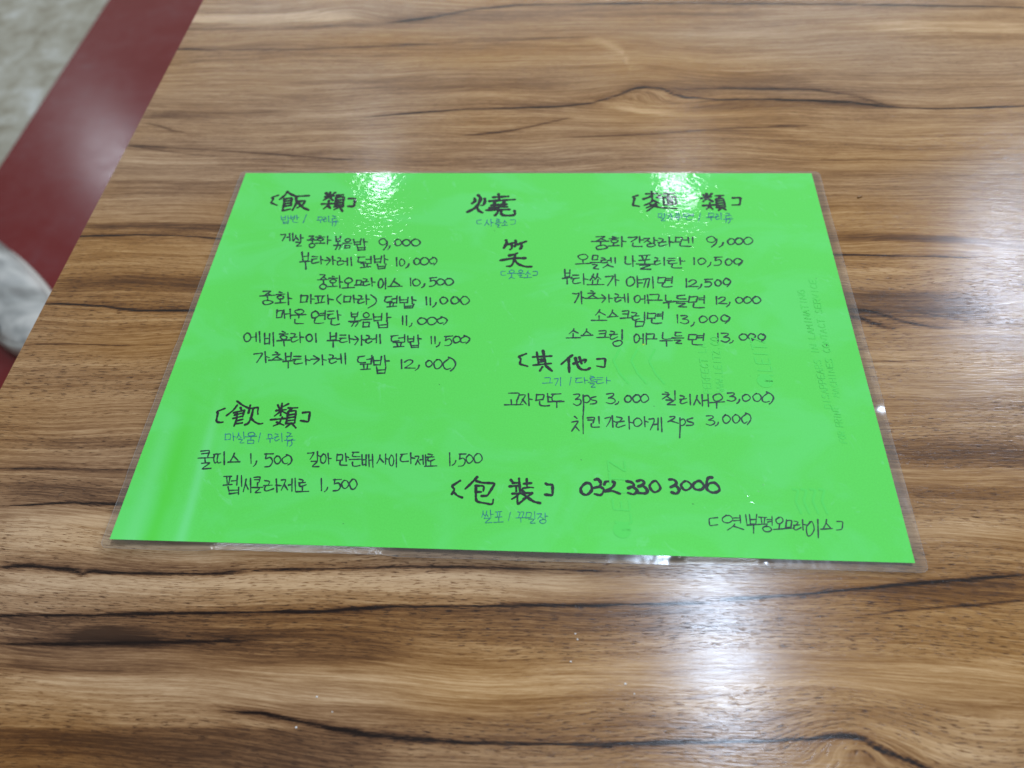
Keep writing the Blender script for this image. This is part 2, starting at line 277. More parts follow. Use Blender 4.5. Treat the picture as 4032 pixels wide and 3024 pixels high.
TRACED = [
 ('heading', 1.23, '-126.7,87.5 -130.0,85.7 -128.6,84.8 -129.4,81.7 -125.6,79.8;~-122.4,90.5 -123.3,87.5 -125.3,84.2;-122.7,90.2 -120.1,88.2 -117.0,86.6;-123.0,84.9 -122.2,80.3 -121.9,75.7;-122.9,84.5 -119.2,85.6 -118.3,79.7;-122.3,82.8 -119.0,83.5;-122.1,80.9 -118.9,81.6;-122.0,79.1 -118.7,79.7;-121.9,75.7 -118.0,77.1;-117.3,86.6 -110.3,87.2;~-117.0,86.3 -116.0,81.1 -116.8,76.2;-115.7,82.8 -111.5,83.3 -112.3,80.0 -114.7,78.0;~-115.0,81.8 -111.7,78.3 -108.3,76.3;-101.7,89.2 -100.1,87.0;-99.7,89.9 -99.1,85.7;-97.0,89.7 -98.9,86.7;-101.7,86.3 -97.0,87.1;-99.1,86.7 -102.2,83.7;-99.2,86.0 -97.1,83.6;-102.5,80.9 -95.9,81.3;~-99.2,83.6 -99.1,80.1 -100.8,77.2;-99.0,79.8 -97.4,77.7;-95.9,87.6 -92.4,88.0;-94.4,87.4 -95.1,86.0;-95.7,86.0 -95.1,78.9;-95.6,86.1 -91.8,86.4 -91.1,79.1;-94.9,83.6 -91.9,84.3;-94.9,81.7 -91.7,82.2;-95.0,80.1 -91.5,80.6;-95.5,78.9 -91.1,79.1;-93.3,78.4 -95.2,76.7;-92.5,78.4 -90.6,75.4;-89.1,85.0 -85.7,85.2 -85.3,79.1 -88.5,79.3'),
 ('heading', 1.09, '59.3,88.0 56.2,86.7 57.6,86.3 56.4,80.6 59.6,79.9;63.4,89.1 69.5,89.5;66.3,91.0 66.4,84.2;~66.4,87.8 64.6,86.5 61.8,85.2;70.7,88.5 68.3,86.2 70.9,86.3;66.2,84.6 69.5,82.5;~66.4,83.8 64.6,82.1 62.1,80.6;~68.1,82.3 65.7,80.4 63.0,78.7;~68.3,81.2 65.9,78.9 63.2,76.4;65.1,81.4 67.9,79.6;~67.4,80.2 69.6,79.1 73.5,78.7 78.3,78.4;72.5,89.1 77.7,89.6;74.8,88.9 74.1,87.2;71.9,86.8 72.0,81.0;72.0,86.5 78.1,87.2 78.1,81.5;72.0,81.0 78.0,81.7;74.2,86.3 74.0,81.7;76.3,86.6 76.1,81.7;74.2,84.6 76.2,84.9;74.1,83.2 76.1,83.4;92.0,88.5 93.0,86.8;93.8,89.4 93.7,85.1;96.4,89.4 91.5,83.4;90.6,85.8 95.9,87.1;93.7,86.0 96.3,83.5;91.1,80.5 97.0,81.1;~94.8,82.6 94.3,80.1 92.7,78.0;94.3,80.1 95.8,78.0;97.9,87.7 102.2,88.1;100.5,87.7 99.4,86.0;98.1,85.4 97.9,79.3;98.3,85.6 101.7,86.0 102.2,79.7;98.4,83.9 101.8,84.3;98.2,82.2 101.9,82.6;98.0,80.6 102.0,81.0;97.5,79.1 102.2,79.7;100.1,79.1 98.5,77.0;100.7,79.1 102.2,77.4;106.4,86.2 110.4,86.5 109.4,81.2 105.6,81.0'),
 ('heading', 0.78, '-119.7,-45.1 -123.0,-46.9 -122.1,-47.2 -121.7,-51.7 -119.8,-52.3 -118.7,-51.9;~-114.8,-43.2 -115.9,-45.9 -118.1,-48.7;-115.6,-41.2 -112.8,-43.2 -109.3,-44.9;-113.1,-44.5 -112.4,-45.8;-115.4,-47.2 -113.2,-46.5 -111.0,-45.8;-114.7,-48.3 -111.4,-47.2;-114.9,-50.0 -111.0,-48.7;~-114.0,-46.6 -113.3,-50.4 -113.5,-53.8;-111.1,-45.8 -111.0,-49.2;-112.9,-51.1 -110.6,-50.3;-113.1,-52.6 -110.4,-52.1;-109.2,-43.2 -109.0,-47.2;-109.3,-45.0 -105.4,-44.2 -105.3,-46.6 -104.8,-47.7;~-107.5,-45.0 -107.3,-49.5 -107.9,-52.2 -109.1,-53.0;~-107.5,-49.5 -105.4,-51.4 -103.1,-52.4 -101.7,-52.1;-97.5,-42.8 -96.3,-44.7;-95.8,-41.9 -95.1,-48.1;-93.0,-42.2 -95.8,-44.2;-97.5,-45.7 -93.3,-45.1;-95.2,-45.7 -97.6,-48.4;-95.0,-45.9 -92.7,-47.1;-98.9,-50.3 -91.9,-49.4;~-94.2,-48.8 -94.9,-51.9 -97.0,-53.3;-96.0,-51.4 -92.6,-52.8;-92.7,-44.3 -88.6,-44.1;-91.0,-44.4 -92.1,-45.8;-92.2,-46.1 -91.9,-52.0;-92.1,-45.9 -89.0,-45.5 -88.3,-51.7;-91.7,-47.8 -89.1,-47.2;-91.8,-49.2 -88.8,-48.6;-91.7,-50.6 -88.6,-50.1;-92.0,-52.0 -88.3,-51.6;-89.8,-51.7 -91.6,-53.9;-89.3,-52.0 -87.3,-54.0;-86.0,-46.5 -83.0,-46.0 -82.6,-51.0 -86.1,-50.4'),
 ('heading', 0.99, '6.4,-13.8 2.9,-15.6 4.2,-16.5 3.7,-19.5 7.2,-20.6;9.2,-15.6 17.4,-14.9;10.9,-12.8 11.8,-19.0;13.6,-12.0 14.9,-19.2;11.8,-17.0 14.5,-16.6;12.2,-18.2 14.6,-17.7;9.5,-20.0 17.3,-18.9;13.6,-20.8 12.5,-23.0;14.8,-20.0 17.7,-22.9;~26.5,-14.2 24.5,-16.1 21.6,-19.3;24.8,-16.6 25.1,-23.5;26.9,-18.9 32.4,-16.3 32.4,-16.9 31.7,-18.2;29.4,-15.3 30.4,-18.8;~27.7,-15.8 28.5,-19.3 29.9,-21.6 32.4,-22.0 34.0,-21.0;37.0,-16.2 40.6,-15.8 40.2,-20.6 36.8,-19.9'),
 ('heading', 0.84, '-17.1,-76.5 -20.4,-79.1 -18.9,-80.2 -19.9,-82.5;-19.1,-81.7 -17.7,-83.1 -15.7,-83.8;~-10.6,-74.7 -12.7,-77.5 -14.9,-80.1;-10.8,-76.5 -8.7,-77.2 -3.4,-77.3 -6.1,-82.8 -8.4,-82.9;-11.0,-78.6 -7.8,-78.5 -7.6,-79.1 -7.8,-80.8;-10.7,-81.2 -8.5,-81.2;~-10.8,-78.7 -10.6,-81.5 -10.4,-83.9 -9.7,-85.3 -6.9,-85.9 -4.1,-86.2 -3.7,-84.2;2.6,-75.6 3.9,-77.2;5.8,-74.9 6.4,-80.5;3.4,-77.0 5.9,-76.8;2.2,-78.5 6.2,-78.0;4.8,-78.1 5.0,-80.5;8.8,-75.0 9.1,-78.7;7.6,-77.2 10.8,-76.8;~7.3,-79.2 10.0,-78.7 11.6,-78.8;6.9,-80.0 8.2,-80.7;3.4,-81.6 11.1,-81.0;~5.9,-81.5 4.8,-82.9 3.4,-83.9;5.4,-81.7 5.7,-86.1 8.0,-84.1;11.2,-81.1 7.9,-83.9;~7.4,-81.4 9.5,-83.1 11.9,-84.7 14.4,-85.3;16.2,-76.8 16.7,-77.4 18.9,-77.2 19.0,-81.9 16.0,-81.6'),
 ('phone_number', 0.99, '~31.7,-76.3 29.8,-78.6 30.3,-80.7 32.2,-81.2 34.0,-79.1 33.5,-76.7 31.7,-76.3;~35.1,-74.7 36.5,-74.5 37.5,-76.0 37.0,-77.4 34.8,-78.3;~34.8,-78.3 37.2,-77.8 38.6,-79.0 37.4,-81.2 34.9,-80.8;~38.8,-76.7 39.6,-75.4 42.6,-75.6 42.0,-77.7 39.0,-79.7;39.0,-79.5 41.9,-79.3 44.8,-80.5;~47.3,-75.0 49.2,-75.4 50.2,-76.7 47.9,-78.0;~47.9,-78.0 49.6,-77.5 51.3,-78.9 50.0,-80.5 47.7,-80.0;~51.4,-74.9 53.2,-74.4 54.2,-75.7 51.9,-77.1;~51.9,-77.1 53.6,-76.9 55.1,-78.5 54.5,-80.0 50.8,-79.8;~57.9,-74.7 56.2,-76.7 56.9,-78.7 58.3,-79.4 60.2,-77.8 59.2,-75.1 57.9,-74.7;~63.8,-73.8 65.6,-73.9 66.5,-75.5 64.1,-77.1;~64.1,-77.1 66.2,-76.6 67.3,-78.2 66.2,-79.8 64.3,-79.3;~69.8,-74.4 68.2,-76.1 69.2,-78.1 70.8,-77.9 72.2,-76.3 71.1,-74.7 69.8,-74.4;~74.5,-74.3 72.7,-75.9 73.4,-77.7 75.8,-77.8 76.8,-76.1 75.8,-74.4 74.5,-74.3;~80.4,-72.5 78.9,-72.7 78.0,-74.9 77.9,-77.6 79.8,-79.0 82.2,-78.3 82.5,-76.6 81.0,-74.8 78.9,-75.2 78.0,-76.4'),
 ('big_character', 1.42, '~-23.9,85.7 -23.4,83.5 -24.8,81.6;~-22.2,88.0 -20.8,85.7 -21.2,82.3 -22.9,78.5 -26.8,75.2;~-22.4,79.8 -21.0,76.4 -18.9,74.8;~-18.6,85.3 -18.3,83.1 -18.9,80.6 -20.2,80.2;-14.3,86.3 -6.5,87.0;-11.7,88.9 -11.0,84.0;-16.0,83.4 -2.9,84.7;-13.3,83.2 -13.3,78.7;-14.8,80.2 -11.2,80.6;-15.7,78.3 -10.8,78.6;-8.6,83.2 -8.3,79.0;-10.1,80.9 -6.9,81.1;-10.6,79.2 -6.6,79.2;-17.3,76.7 -5.3,77.3;~-11.0,76.9 -11.5,74.8 -12.6,72.8;~-9.6,76.9 -9.5,74.4 -8.0,73.0 -4.0,73.0 -2.6,74.0 -2.9,76.5'),
 ('big_character', 1.32, '~-6.1,55.6 -5.7,53.5 -6.9,50.0;-5.5,52.4 -1.3,54.1;~-3.3,53.1 -3.0,50.3 -3.8,49.1;~-1.5,55.5 -1.0,53.6 -1.7,51.2;-1.1,52.2 3.8,54.8;~1.5,53.2 1.7,51.1 1.0,49.5;-4.0,45.2 -2.1,45.7 0.0,46.9;~-8.2,41.9 -2.0,43.3 3.9,43.5;~-1.2,46.1 -1.4,42.7 -2.6,38.6 -4.9,38.1;~-1.3,42.0 0.9,39.4 4.2,38.0 7.1,38.0'),
]
POUCH_PRINT = [
 'P 81.13 -33.05 -0.02 2.02 3.12 -0.16|E 81.09 -30.45 -0.02 2.04 3.14 -0.17|R 81.05 -27.84 -0.02 2.05 3.15 -0.17|F 81.01 -25.20 -0.02 2.07 3.17 -0.17|E 80.97 -22.53 -0.02 2.09 3.18 -0.18|C 80.93 -19.84 -0.02 2.11 3.20 -0.18|T 80.89 -17.13 -0.02 2.13 3.21 -0.18|L 80.81 -11.62 -0.02 2.18 3.24 -0.19|A 80.77 -8.82 -0.02 2.20 3.26 -0.19',
 'W 86.55 -32.18 0.01 1.83 3.12 -0.17|W 86.55 -29.82 0.01 1.85 3.13 -0.17|W 86.55 -27.45 0.01 1.87 3.14 -0.17|. 86.54 -25.05 0.01 1.88 3.16 -0.17|L 86.54 -22.63 0.01 1.90 3.17 -0.18|E 86.53 -20.19 0.01 1.91 3.19 -0.18|I 86.53 -17.73 0.01 1.93 3.20 -0.18|T 86.53 -15.25 0.01 1.95 3.21 -0.19|Z 86.52 -12.75 0.01 1.96 3.23 -0.19|. 86.52 -10.22 0.01 1.98 3.24 -0.19|C 86.52 -7.68 0.01 2.00 3.26 -0.20|O 86.51 -5.11 0.01 2.02 3.27 -0.20',
 'I 104.76 -24.49 -0.13 2.83 5.79 -0.32|L 104.56 -20.84 -0.13 2.87 5.83 -0.33|E 104.36 -17.16 -0.13 2.90 5.87 -0.34|I 104.16 -13.42 -0.13 2.94 5.91 -0.35|T 103.95 -9.63 -0.13 2.98 5.95 -0.36|Z 103.74 -5.80 -0.13 3.02 5.99 -0.36',
 'D 129.01 -39.38 -0.01 1.89 2.81 -0.15|I 128.99 -36.96 -0.01 1.91 2.82 -0.15|S 128.96 -34.50 -0.01 1.93 2.83 -0.15|A 128.93 -32.03 -0.01 1.94 2.84 -0.15|P 128.91 -29.53 -0.01 1.96 2.86 -0.16|P 128.88 -27.02 -0.01 1.98 2.87 -0.16|E 128.85 -24.48 -0.01 2.00 2.88 -0.16|A 128.82 -21.91 -0.01 2.01 2.90 -0.16|R 128.80 -19.32 -0.01 2.03 2.91 -0.17|S 128.77 -16.71 -0.01 2.05 2.92 -0.17|I 128.71 -11.41 -0.01 2.09 2.95 -0.18|N 128.68 -8.73 -0.01 2.11 2.96 -0.18|L 128.62 -3.28 -0.01 2.15 2.99 -0.19|A 128.59 -0.52 -0.01 2.17 3.01 -0.19|M 128.56 2.27 -0.01 2.19 3.02 -0.19|I 128.53 5.09 -0.01 2.21 3.03 -0.20|N 128.50 7.93 -0.01 2.23 3.05 -0.20|A 128.47 10.80 -0.01 2.26 3.06 -0.20|T 128.44 13.70 -0.01 2.28 3.08 -0.21|I 128.41 16.63 -0.01 2.30 3.09 -0.21|N 128.37 19.59 -0.01 2.32 3.11 -0.21|G 128.34 22.57 -0.01 2.35 3.12 -0.22',
 'M 133.24 -33.67 0.05 1.91 2.65 -0.14|A 133.30 -31.21 0.05 1.93 2.66 -0.14|C 133.36 -28.73 0.05 1.95 2.67 -0.15|H 133.41 -26.23 0.05 1.96 2.68 -0.15|I 133.47 -23.71 0.05 1.98 2.69 -0.15|N 133.53 -21.17 0.05 2.00 2.71 -0.15|E 133.59 -18.60 0.06 2.02 2.72 -0.16|S 133.65 -16.00 0.06 2.04 2.73 -0.16|C 133.76 -10.75 0.06 2.07 2.76 -0.17|O 133.82 -8.08 0.06 2.09 2.77 -0.17|N 133.89 -5.39 0.06 2.11 2.78 -0.17|T 133.95 -2.68 0.06 2.13 2.79 -0.17|A 134.01 0.06 0.06 2.15 2.81 -0.18|C 134.07 2.83 0.06 2.17 2.82 -0.18|T 134.14 5.62 0.06 2.19 2.83 -0.18|S 134.26 11.29 0.06 2.24 2.86 -0.19|E 134.33 14.16 0.06 2.26 2.87 -0.19|R 134.40 17.06 0.06 2.28 2.89 -0.20|V 134.46 19.99 0.06 2.30 2.90 -0.20|I 134.53 22.95 0.06 2.32 2.92 -0.20|C 134.60 25.94 0.06 2.35 2.93 -0.21|E 134.66 28.95 0.07 2.37 2.95 -0.21',
 'F 131.92 -55.60 0.00 1.46 2.63 -0.12|O 131.91 -53.73 0.00 1.47 2.64 -0.13|R 131.90 -51.84 0.00 1.48 2.65 -0.13|P 131.88 -48.03 0.00 1.50 2.67 -0.13|R 131.87 -46.10 0.00 1.51 2.68 -0.13|I 131.87 -44.16 0.00 1.52 2.69 -0.14|N 131.86 -42.20 0.00 1.53 2.70 -0.14|T 131.85 -40.23 0.00 1.55 2.71 -0.14',
 'L 42.48 -92.39 -0.27 4.11 6.13 -0.22|E 42.06 -87.09 -0.28 4.20 6.20 -0.23|I 41.64 -81.68 -0.28 4.29 6.26 -0.24|T 41.21 -76.15 -0.29 4.39 6.33 -0.26|Z 40.76 -70.50 -0.30 4.48 6.40 -0.27',
]
CHEVRONS = '110.2,-76.7 112.2,-77.0 110.5,-81.6 111.7,-86.7;113.3,-76.6 115.3,-76.9 113.5,-81.5 114.7,-86.6;116.7,-76.5 118.7,-76.8 116.8,-81.4 118.0,-86.5;120.0,-76.4 122.0,-76.7 120.2,-81.4 121.3,-86.4;46.9,-10.6 44.0,-16.9 46.5,-23.6 50.0,-28.8;54.6,-10.5 51.6,-16.8 54.0,-23.4 57.4,-28.6;62.2,-10.4 59.2,-16.6 61.5,-23.3 64.9,-28.5'
DISCS = [[106.8, -26.4], [45.0, -95.4]]
VEINS = [
 ('-91.1,250.3 -64.8,256.1 -41.3,264.5 -9.1,269.8 71.4,269.9 150.0,267.6 226.5,264.3 303.5,259.7', 1.2, 0.75, 4, 2.5, 0.35),
 ('-89.5,153.3 -61.2,157.0 -32.9,159.9 19.1,161.8 38.0,165.5 52.3,172.4 60.8,178.3 66.8,179.1', 0.9, 0.8, 5, 1.6, 0.35),
 ('59.6,177.9 66.8,180.3 77.4,178.5 82.9,172.9 89.8,170.1 108.1,167.6 135.8,167.8 180.9,164.7 191.6,162.0', 1.3, 0.8, 4, 3, 0.45),
 ('78.7,179.3 90.4,177.6 113.9,178.2 160.3,176.9 182.2,171.3 194.3,164.2 200.4,161.2', 0.9, 0.55, 5, 3, 0.35),
 ('189.4,162.0 200.1,160.1 224.2,158.4 246.4,159.0 271.5,160.6', 1.1, 0.8, 2, 1.2, 0.25),
 ('-33.3,136.3 -15.0,138.8 0.9,143.1 14.7,148.2 23.9,151.5', 1.1, 0.45, 3, 2, 0.2),
 ('24.0,134.3 64.7,137.0 109.9,141.8 154.8,144.5 160.1,149.9 154.1,153.7', 1.2, 0.3, 2, 4, 0.15),
 ('-218.2,147.9 -208.9,145.6 -198.7,140.3', 0.6, 0.5, 1, 1, 0.1),
 ('-222.6,128.5 -188.2,125.6 -149.5,121.9 -92.7,115.6', 0.7, 0.4, 2, 2, 0.15),
 ('-222.7,222.8 -182.0,221.3 -136.9,221.5 -33.2,228.0 31.2,232.4', 1.5, 0.3, 3, 3, 0.15),
 ('-232.5,245.8 -169.0,245.5 -125.9,247.6 -104.3,248.1', 0.8, 0.28, 2, 3, 0.2),
 ('-225.4,56.4 -206.6,57.4 -192.7,57.9 -172.3,57.5 -162.0,56.9 -150.3,55.6 -141.3,54.6', 0.9, 0.85, 4, 1.2, 0.3),
 ('-222.5,11.7 -208.0,11.5 -193.4,10.6 -183.3,9.0 -174.7,8.0 -161.9,8.4 -145.6,8.6', 1.0, 0.95, 5, 1.2, 0.4),
 ('-222.1,128.1 -204.0,124.4 -186.2,121.0 -166.2,118.5', 0.6, 0.4, 2, 1, 0.15),
 ('-217.4,148.2 -207.7,145.0 -197.9,141.0 -190.0,138.3', 0.6, 0.4, 1, 1, 0.1),
 ('-226.2,223.1 -201.9,221.1 -156.7,222.6', 1.2, 0.35, 3, 3, 0.2),
 ('-221.6,-12.8 -198.9,-11.9 -175.7,-12.6 -151.1,-11.6', 0.6, 0.4, 1.5, 1.5, 0.1),
 ('-197.4,-92.6 -186.7,-91.8 -177.8,-91.0 -167.1,-90.3 -157.9,-90.5 -147.0,-90.4', 0.8, 0.95, 1, 1, 0.25),
 ('-204.8,-76.1 -186.1,-75.4 -165.2,-75.7 -149.5,-75.1', 1.1, 0.4, 3, 2, 0.25),
 ('-186.4,-117.2 -177.0,-116.6 -169.0,-116.9 -160.1,-117.4 -155.8,-118.3 -153.9,-119.0 -151.7,-117.9 -140.8,-118.1 -125.4,-118.0 -108.5,-117.5 -95.3,-116.2', 1.0, 0.9, 4.0, 1.6, 0.5),
 ('-89.7,-115.4 -64.0,-114.1 -47.0,-113.0 -30.1,-112.1 -13.1,-111.7 3.8,-111.7 20.5,-111.7 37.2,-111.5', 0.7, 0.75, 1.2, 1, 0.25),
 ('-178.3,-135.3 -144.4,-133.8 -110.9,-132.0 -84.3,-130.7 -61.1,-129.6 -48.0,-128.1 -36.5,-127.1 -11.9,-126.1 12.6,-125.0 37.0,-124.0 57.9,-123.0 72.4,-122.0', 0.75, 0.9, 1, 2.2, 0.3),
 ('79.0,-120.6 91.9,-119.4 108.1,-117.7 126.0,-115.2 143.9,-112.9 163.4,-110.6 184.8,-108.2', 0.8, 0.8, 1.2, 2.5, 0.3),
 ('128.8,-124.3 136.9,-122.7 148.0,-121.5 163.9,-119.7 181.9,-117.3', 0.7, 0.55, 1, 1, 0.2),
 ('-173.8,-145.3 -150.6,-144.3 -124.2,-143.0 -107.9,-142.0 -81.9,-140.7', 0.7, 0.55, 2, 1.5, 0.3),
 ('-87.1,-164.2 -76.2,-164.2 -66.6,-165.4 -60.2,-166.4 -50.7,-167.9 -46.1,-168.2 -38.3,-169.5 -23.1,-169.8 -8.2,-170.2 6.7,-170.1 21.4,-169.6 36.1,-169.0 50.7,-168.0 65.3,-167.2 82.7,-166.2 94.3,-165.3 101.6,-164.9 108.9,-163.6 113.3,-163.3 117.4,-164.0 120.0,-165.2 122.5,-166.8 126.4,-168.2 131.6,-169.9 135.3,-171.7 141.1,-175.6', 1.0, 0.95, 2, 2.5, 0.35),
 ('145.8,47.2 161.6,47.2 178.2,46.7 194.8,46.4 210.1,45.8', 0.9, 0.65, 1.5, 1.2, 0.25),
 ('149.4,9.1 153.4,8.2 157.2,6.0 160.9,4.1 163.8,2.9', 1.7, 0.75, 3, 1.5, 0.3),
 ('149.3,14.0 156.6,13.0 164.4,10.0 170.0,7.3 176.8,5.3 181.7,4.0 189.8,3.3', 0.9, 0.5, 2, 1.5, 0.25),
 ('173.7,14.1 182.5,11.4 191.4,9.3 199.3,7.7', 0.8, 0.3, 2, 1.5, 0.15),
 ('150.0,-15.6 161.7,-15.0 170.9,-14.4 178.6,-14.0', 0.45, 0.6, 0.6, 0.6, 0.1),
 ('150.8,115.2 188.2,115.7 212.7,115.1 257.3,116.5', 0.7, 0.25, 2, 1.5, 0.1),
 ('148.8,103.7 185.6,104.1 221.6,103.2 253.4,104.3', 0.6, 0.22, 2, 1.5, 0.1),
 ('79.8,185.9 121.5,184.5 162.5,182.6', 0.7, 0.25, 3, 2, 0.2),
]
BANDS = [
 ('-220.1,156.9 -183.4,155.7 -135.9,156.8', 3.0, 0.22, 2, 2),
 ('-222.9,64.0 -187.0,64.6 -138.9,62.7', 2.4, 0.28, 1.5, 1.5),
 ('-221.9,24.7 -187.0,26.0 -142.9,24.9', 5.0, 0.26, 2.5, 2),
 ('-224.1,92.9 -146.3,92.1', 5.5, 0.12, 3, 3),
 ('-200.5,-85.7 -169.4,-84.9 -144.6,-84.7', 5.0, 0.22, 2.5, 1),
 ('-211.5,-61.3 -177.9,-62.9 -149.8,-62.8', 3, 0.12, 2, 2),
 ('-149.9,-142.5 -135.8,-140.6 -120.7,-141.9', 2.6, 0.4, 2.0, 2.0),
 ('-172.2,-149.0 -127.2,-146.9 -74.3,-142.8 -33.8,-140.5', 6.0, 0.2, 2, 2),
 ('-185.7,-139.7 -130.5,-137.3 -40.3,-131.9', 5, 0.18, 2, 2),
 ('-166.2,-181.4 -132.7,-180.0 -83.0,-177.5 -33.6,-177.7', 9, 0.26, 1, 5),
 ('-39.8,-135.4 39.5,-129.1 83.3,-125.8', 6, 0.16, 3, 3),
 ('-192.3,-103.9 -142.6,-102.4 -101.9,-106.3', 7.5, -0.2, 1, 3),
 ('-183.9,-122.8 -126.3,-121.9 -51.6,-118.4 30.8,-116.7', 3.6, -0.2, 1, 2),
 ('-167.1,-160.2 -123.0,-158.9 -71.1,-156.9 -3.1,-152.7 55.9,-145.6', 4.6, -0.12, 1.5, 1),
 ('55.3,-155.2 104.8,-150.9 179.5,-141.7', 6, -0.12, 3, 3),
 ('133.6,-164.2 173.5,-159.7', 6, -0.16, 3, 3),
 ('148.3,59.5 176.8,59.3 211.4,57.4', 2.8, 0.26, 2, 1.5),
 ('142.7,16.9 178.0,16.6 210.7,16.3', 7.5, 0.28, 3, 0.8),
 ('142.9,36.2 182.8,35.9', 2.6, -0.2, 1, 2),
 ('143.3,-19.0 214.0,-17.7', 9, -0.1, 1, 4),
 ('145.1,-58.4 207.1,-59.1', 5.5, 0.24, 3, 3),
 ('147.6,-77.1 201.2,-76.7', 2.5, 0.14, 2, 2),
 ('146.5,-93.7 197.4,-88.1', 4, -0.12, 2, 2),
 ('127.6,-118.9 189.9,-110.5', 4.5, 0.18, 2, 2),
 ('-243.5,259.5 -181.3,256.7 -121.4,260.0', 5.5, -0.24, 3, 2),
 ('-105.1,252.1 33.2,258.2 144.4,258.7', 6, 0.14, 3, 4),
 ('89.2,161.3 158.9,162.0 199.5,159.4', 4, 0.14, 4, 3),
 ('49.7,161.6 69.2,156.9 80.4,155.6', 2.6, -0.3, 1.5, 1.5),
 ('87.8,143.2 127.8,136.5 153.4,130.0', 4, 0.1, 3, 3),
 ('-102.2,184.9 18.0,183.6', 6, 0.1, 4, 2),
 ('-160.3,113.6 150.5,113.5', 4, 0.1, 2, 2),
 ('-90.0,205.5 93.0,208.2', 7, -0.05, 4, 4),
 ('40.7,227.9 55.8,216.7 59.6,198.3', 4, -0.2, 4, 4),
 ('203.1,241.6 296.2,237.0', 6, -0.12, 3, 3),
]
def pts_of(s):
    return np.array([[float(a) for a in q.split(',')] for q in s.split(' ')])

# ------------------------------------------------------------------ floor
FZ = -0.74
def floor_mat(name, stops, rough, scale):
    t = NT(name)
    x, y, z = t.obj_xyz()
    v = t.vec(x, y, 0)
    a = t.noise(v, scale, 5, 0.6, 0.6)
    b = t.noise(v, scale * 3.1, 3, 0.6, 0.2)
    f = t.math('ADD', t.math('MULTIPLY', a, 0.72), t.math('MULTIPLY', b, 0.28))
    t.set('Base Color', t.ramp(f, stops))
    t.set('Roughness', t.step(b, 0.3, 0.7, rough * 0.95, rough * 1.1))
    t.set('Normal', t.bump(a, 0.0004, 0.06))
    t.set('Specular IOR Level', 0.20)
    return t.m
pale = floor_mat('pale_stone', [(0.34, (0.20, 0.175, 0.125)), (0.45, (0.29, 0.275, 0.215)), (0.55, (0.38, 0.375, 0.32)), (0.66, (0.52, 0.54, 0.52))], 0.42, 9.0)
red = floor_mat('red_stone', [(0.32, (0.135, 0.005, 0.006)), (0.44, (0.148, 0.009, 0.011)), (0.56, (0.155, 0.018, 0.021)), (0.68, (0.155, 0.035, 0.042))], 0.21, 9.0)
def sheet(name, x0, x1, y0, y1, z, mat):
    return mesh_obj(name, [(x0, y0, z), (x1, y0, z), (x1, y1, z), (x0, y1, z)], [(0, 1, 2, 3)], mat, smooth=False)
tag(sheet('floor', -5.0, 4.0, -2.5, 7.0, FZ, pale), kind='structure')
tag(sheet('red_floor_strip', -1.143, -0.42, -2.5, 7.0, FZ + 0.004, red), kind='structure')

# ------------------------------------------------------------------ table
TX0, TX1, TY0, TY1, TT = -0.2220, 0.978, -0.33, 0.44, 0.028
table = tag(empty('table', (0, 0, FZ)), 'brown wood grain laminate table with dark wavy veins under the green menu', 'table')

